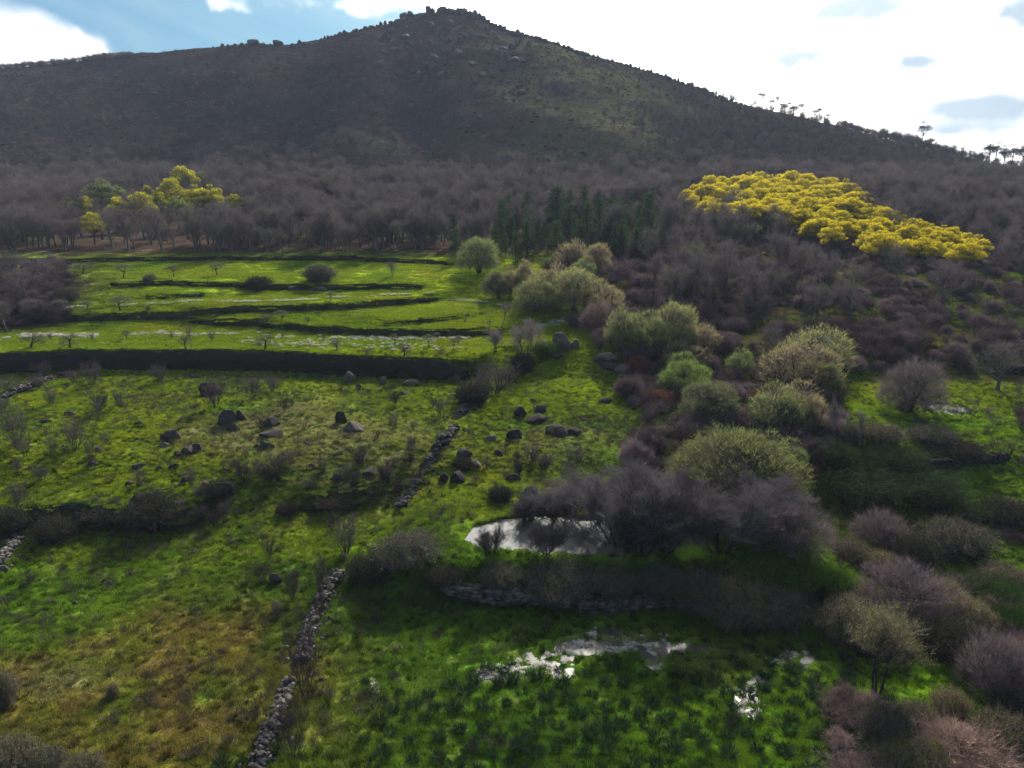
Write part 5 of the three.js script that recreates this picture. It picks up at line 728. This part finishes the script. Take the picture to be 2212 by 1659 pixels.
{
  const patch = (s) => { const r = rng(s), C = new MB(); for (let k = 0; k < 520; k++) { const x = (r() - 0.5) * 1.5, z = (r() - 0.5) * 1.5, cl = clamp(0.55 + noise2(x * 2.2 + s * 5, z * 2.2) * 0.9, 0.12, 1), h = (0.04 + 0.11 * r()) * (0.25 + 1.15 * cl), d = norm([(r() - 0.5) * 1.1, 1, (r() - 0.5) * 1.1]), v = 0.55 + 0.9 * r() * r() + 0.15 * cl; if (cl < 0.3 && r() < 0.7) continue; const q = r(), tone = q < 0.12 ? [1.3, 0.75, 1.2] : q < 0.3 ? [0.35, 0.42, 0.4] : [1, 1, 1]; C.blade([x, -0.03, z], d, h + 0.03, 0.013 + 0.008 * r(), sideOf(d, r), shade(tone, v * 0.8), shade(tone, v * 1.15)); } return C.geo(); };
  const G = [1, 2, 3, 4].map(patch), r = rng(1212), L = [[], [], [], []], T = [[], [], [], []], c = [0, 0, 0];
  for (let k = 0; k < 32000; k++) {
    const D = Math.sqrt(lerp(26 * 26, 112 * 112, Math.pow(r(), 1.15))), hw = 0.8 * (D + 5), x = (r() * 2 - 1) * hw; const y = height(x, D), sl = Math.abs(height(x, D + 0.5) - y) / 0.5; if (sl > 0.9) continue;
    if (POND && Math.hypot((x - POND.x) / POND.rx, (D - POND.D) / POND.rd) < 1.15) continue; if (puddles.some((p) => Math.hypot((x - p.x) / p.rx, (D - p.D) / p.rd) < 1.4 && y < p.h + 0.13)) continue; if (Math.hypot((x - POOL.x) / POOL.rx, (D - POOL.D) / POOL.rd) < 1.35) continue;
    groundColor(x, D, y, sl, c, true); const i = k & 3, s = 0.62 + 0.45 * r(), v = 1.1 + 0.22 * r(); L[i].push([x, y, -D, s, (0.55 + 0.8 * r()) * (D > 80 ? 0.9 : 1), r() * 6, 0, s]); T[i].push(rgb(c[0] * v, c[1] * v, c[2] * v));
  }
  for (let k = 0; k < 9000; k++) { const D = 96 + 64 * r(), x = (r() * 2 - 1) * 0.74 * D; if (D > 110 && x < -D * 0.62) continue; const y = height(x, D); if (Math.abs(height(x, D + 0.5) - y) > 0.45) continue; groundColor(x, D, y, 0.1, c, true); const i = k & 3, v = 0.95 + 0.3 * r(); L[i].push([x, y, -D, 1.5 + r(), 1.0 + r() * (x > 12 ? 1.4 : 0.5), r() * 6]); T[i].push(rgb(c[0] * v, c[1] * v, c[2] * v)); }
  for (let i = 0; i < 4; i++) mass('meadow_grass', G[i], M.grass, L[i], ['short spring grass over the whole meadow', 'green turf growing over the meadow and fields', 'tufted grass mixed through the meadow', 'grass blades of the lower fields and slopes'][i], 'grass', T[i]);
  // taller tufts
  const tuft = (s) => { const q = rng(s), C = new MB(); for (let k = 0; k < 60; k++) { const a = q() * 6.28, d = norm([Math.cos(a) * 0.7 * q(), 1, Math.sin(a) * 0.7 * q()]), v = 0.7 + 0.6 * q(); C.blade([Math.cos(a) * 0.18 * q(), -0.03, Math.sin(a) * 0.18 * q()], d, 0.18 + 0.16 * q(), 0.014, sideOf(d, q), shade([1, 1, 1], v * 0.8), shade([1, 1, 1], v * 1.15)); } return C.geo(); };
  const TG = [tuft(5), tuft(6)], TL = [[], []], TT = [[], []];
  for (let k = 0; k < 30000; k++) { const D = Math.sqrt(lerp(27 * 27, 100 * 100, Math.pow(r(), 1.2))), x = (r() * 2 - 1) * 0.8 * (D + 5); if (fbm(x / 4 + 30, D / 4, 3) < 0.0 && r() < 0.6) continue; const y = height(x, D); if (POND && Math.hypot((x - POND.x) / POND.rx, (D - POND.D) / POND.rd) < 1.12) continue; if (D > 92 && x < 15 && r() < 0.8) continue; if (puddles.some((p) => Math.hypot((x - p.x) / p.rx, (D - p.D) / p.rd) < 1.3 && y < p.h + 0.06)) continue; groundColor(x, D, y, 0.1, c, true); const i = k & 1, s = 0.5 + 0.9 * r(), v = r() < 0.55 ? 0.22 + 0.3 * r() : 0.8 + 0.6 * r(); TL[i].push([x, y, -D, s, s * (0.7 + 0.6 * r()), r() * 6]); TT[i].push(rgb(c[0] * v, c[1] * v, c[2] * v)); }
  const stalk = [1, 2].map((s) => { const q = rng(s * 17), C = new MB(); for (let k = 0; k < 26; k++) { const a = q() * 6.28, d = norm([Math.cos(a) * 0.9 * q(), 1, Math.sin(a) * 0.9 * q()]), l = 0.22 + 0.4 * q(), b0 = [Math.cos(a) * 0.2 * q(), -0.03, Math.sin(a) * 0.2 * q()]; C.blade(b0, d, l, 0.012, sideOf(d, q), [0.05, 0.042, 0.036], [0.075, 0.062, 0.05]); const d2 = norm([d[0] + q() - 0.5, 0.7, d[2] + q() - 0.5]); C.blade([b0[0] + d[0] * l * 0.5, b0[1] + d[1] * l * 0.5, b0[2] + d[2] * l * 0.5], d2, l * 0.5, 0.009, sideOf(d2, q), [0.05, 0.042, 0.036]); } return C.geo(); });
  const SL = [[], []]; for (let k = 0; k < 15000; k++) { const D = Math.sqrt(lerp(30 * 30, 98 * 98, r())), x = (r() * 2 - 1) * 0.8 * (D + 5), n = fbm(x / 6 + 12, D / 6, 3); if (r() > 0.22 + sstep(-0.05, 0.3, n) * 0.7) continue; if (D > 90 && x < 12) continue; if (POND && Math.hypot((x - POND.x) / POND.rx, (D - POND.D) / POND.rd) < 1.12) continue; if (D < 46 && x > -6 && r() < 0.8) continue; const s = 0.5 + 0.9 * r(); SL[k & 1].push([x, height(x, D), -D, s * 1.2, s, r() * 6]); }
  for (let i = 0; i < 2; i++) mass('dry_stalks', stalk[i], M.twig, SL[i], ['dry brown weed stalks speckling the meadow', 'dead bracken stems scattered through the meadow'][i], 'weeds');
  for (let i = 0; i < 2; i++) mass('grass_tufts', TG[i], M.grass, TL[i], ['taller grass tufts dotted over the meadow', 'coarse darker tufts dotted over the meadow'][i], 'grass', TT[i]);
}
{
  const C = new MB(), q = rng(31); for (let k = 0; k < 26; k++) { const d = rdir(q), n = norm([d[0] * 0.6, 1, d[2] * 0.6]), s = sideOf(n, q), p = [(q() - 0.5) * 0.5, 0.10 + 0.12 * q(), (q() - 0.5) * 0.5]; C.leaf(p, s, cross(n, s), 0.085, 0.04, shade([0.42, 0.40, 0.36], 0.8 + 0.3 * q())); C.blade([p[0], 0, p[2]], [0, 1, 0], p[1], 0.006, [1, 0, 0], [0.04, 0.07, 0.01]); }
  const geo = C.geo(), r = rng(32), fm = leafMat(1, 1, 1, 0.3);
  const strip = (pts, n, half, label) => { const L = []; const g = pts.map(([x, y]) => ground(x, y)); let len = [0]; for (let i = 1; i < g.length; i++) len.push(len[i - 1] + Math.hypot(g[i].x - g[i - 1].x, g[i].D - g[i - 1].D)); for (let k = 0; k < n; k++) { const s = r() * len[len.length - 1]; let i = 1; while (s > len[i]) i++; const t = (s - len[i - 1]) / (len[i] - len[i - 1]), x = lerp(g[i - 1].x, g[i].x, t), D = lerp(g[i - 1].D, g[i].D, t) + (r() + r() + r() - 1.5) * half; if (D > 60 ? noise2(x / 2.2, D / 0.9) < -0.15 || risersDist(x, D) < 0.8 : fbm(x / 0.7, D / 0.5, 3) < 0.02) continue; const w = D > 60 ? 0.7 + r() * 0.8 : 0.26 + r() * 0.34; L.push([x, height(x, D), -D, w, w, r() * 6]); } mass('white_wildflowers', geo, fm, L, label, 'flowers'); };
  strip([[20, 684], [68, 671], [178, 664], [307, 658], [410, 651], [580, 653], [751, 642], [947, 639], [1050, 654], [1095, 666]], 1000, 0.6, 'white wildflowers along the edge of the upper flowery terrace');
  strip([[0, 737], [30, 727], [120, 725], [215, 726]], 420, 1.1, 'white wildflowers at the outer end of the lowest terrace');
  strip([[283, 723], [321, 720], [427, 725], [485, 720], [563, 727], [683, 732], [735, 731], [862, 733], [1015, 731]], 560, 1.1, 'band of white wildflowers along the back of the lowest terrace');
  strip([[519, 740], [640, 743], [751, 745], [880, 750], [1015, 750]], 260, 2.4, 'scattered white wildflowers in the middle of the lowest terrace');
  strip([[1030, 1466], [1110, 1446], [1160, 1440], [1215, 1452], [1220, 1425]], 420, 0.7, 'fine white flower specks at the near end of the wet patch');
  strip([[1225, 1415], [1255, 1388], [1300, 1372], [1330, 1390], [1385, 1384], [1445, 1378]], 680, 0.6, 'brightest white flower specks across the wet patch of the lower field');
  strip([[1250, 1400], [1300, 1412], [1395, 1392], [1418, 1426]], 300, 0.6, 'white flower specks along the rush edge of the wet patch');
  strip([[1598, 1545], [1610, 1505], [1640, 1468]], 200, 0.4, 'narrow streak of white flowers between rush tussocks');
  strip([[1655, 1428], [1700, 1420], [1735, 1402], [1738, 1430]], 170, 0.5, 'white flower specks towards the three-stemmed tree');
  strip([[800, 1480], [815, 1500]], 30, 0.6, 'small pale flower patch beside the near wall');
  strip([[1160, 706], [1190, 700], [1222, 694]], 200, 1.3, 'pale flowers on the last tip of the terraces');
}
renderer.render(scene, camera);
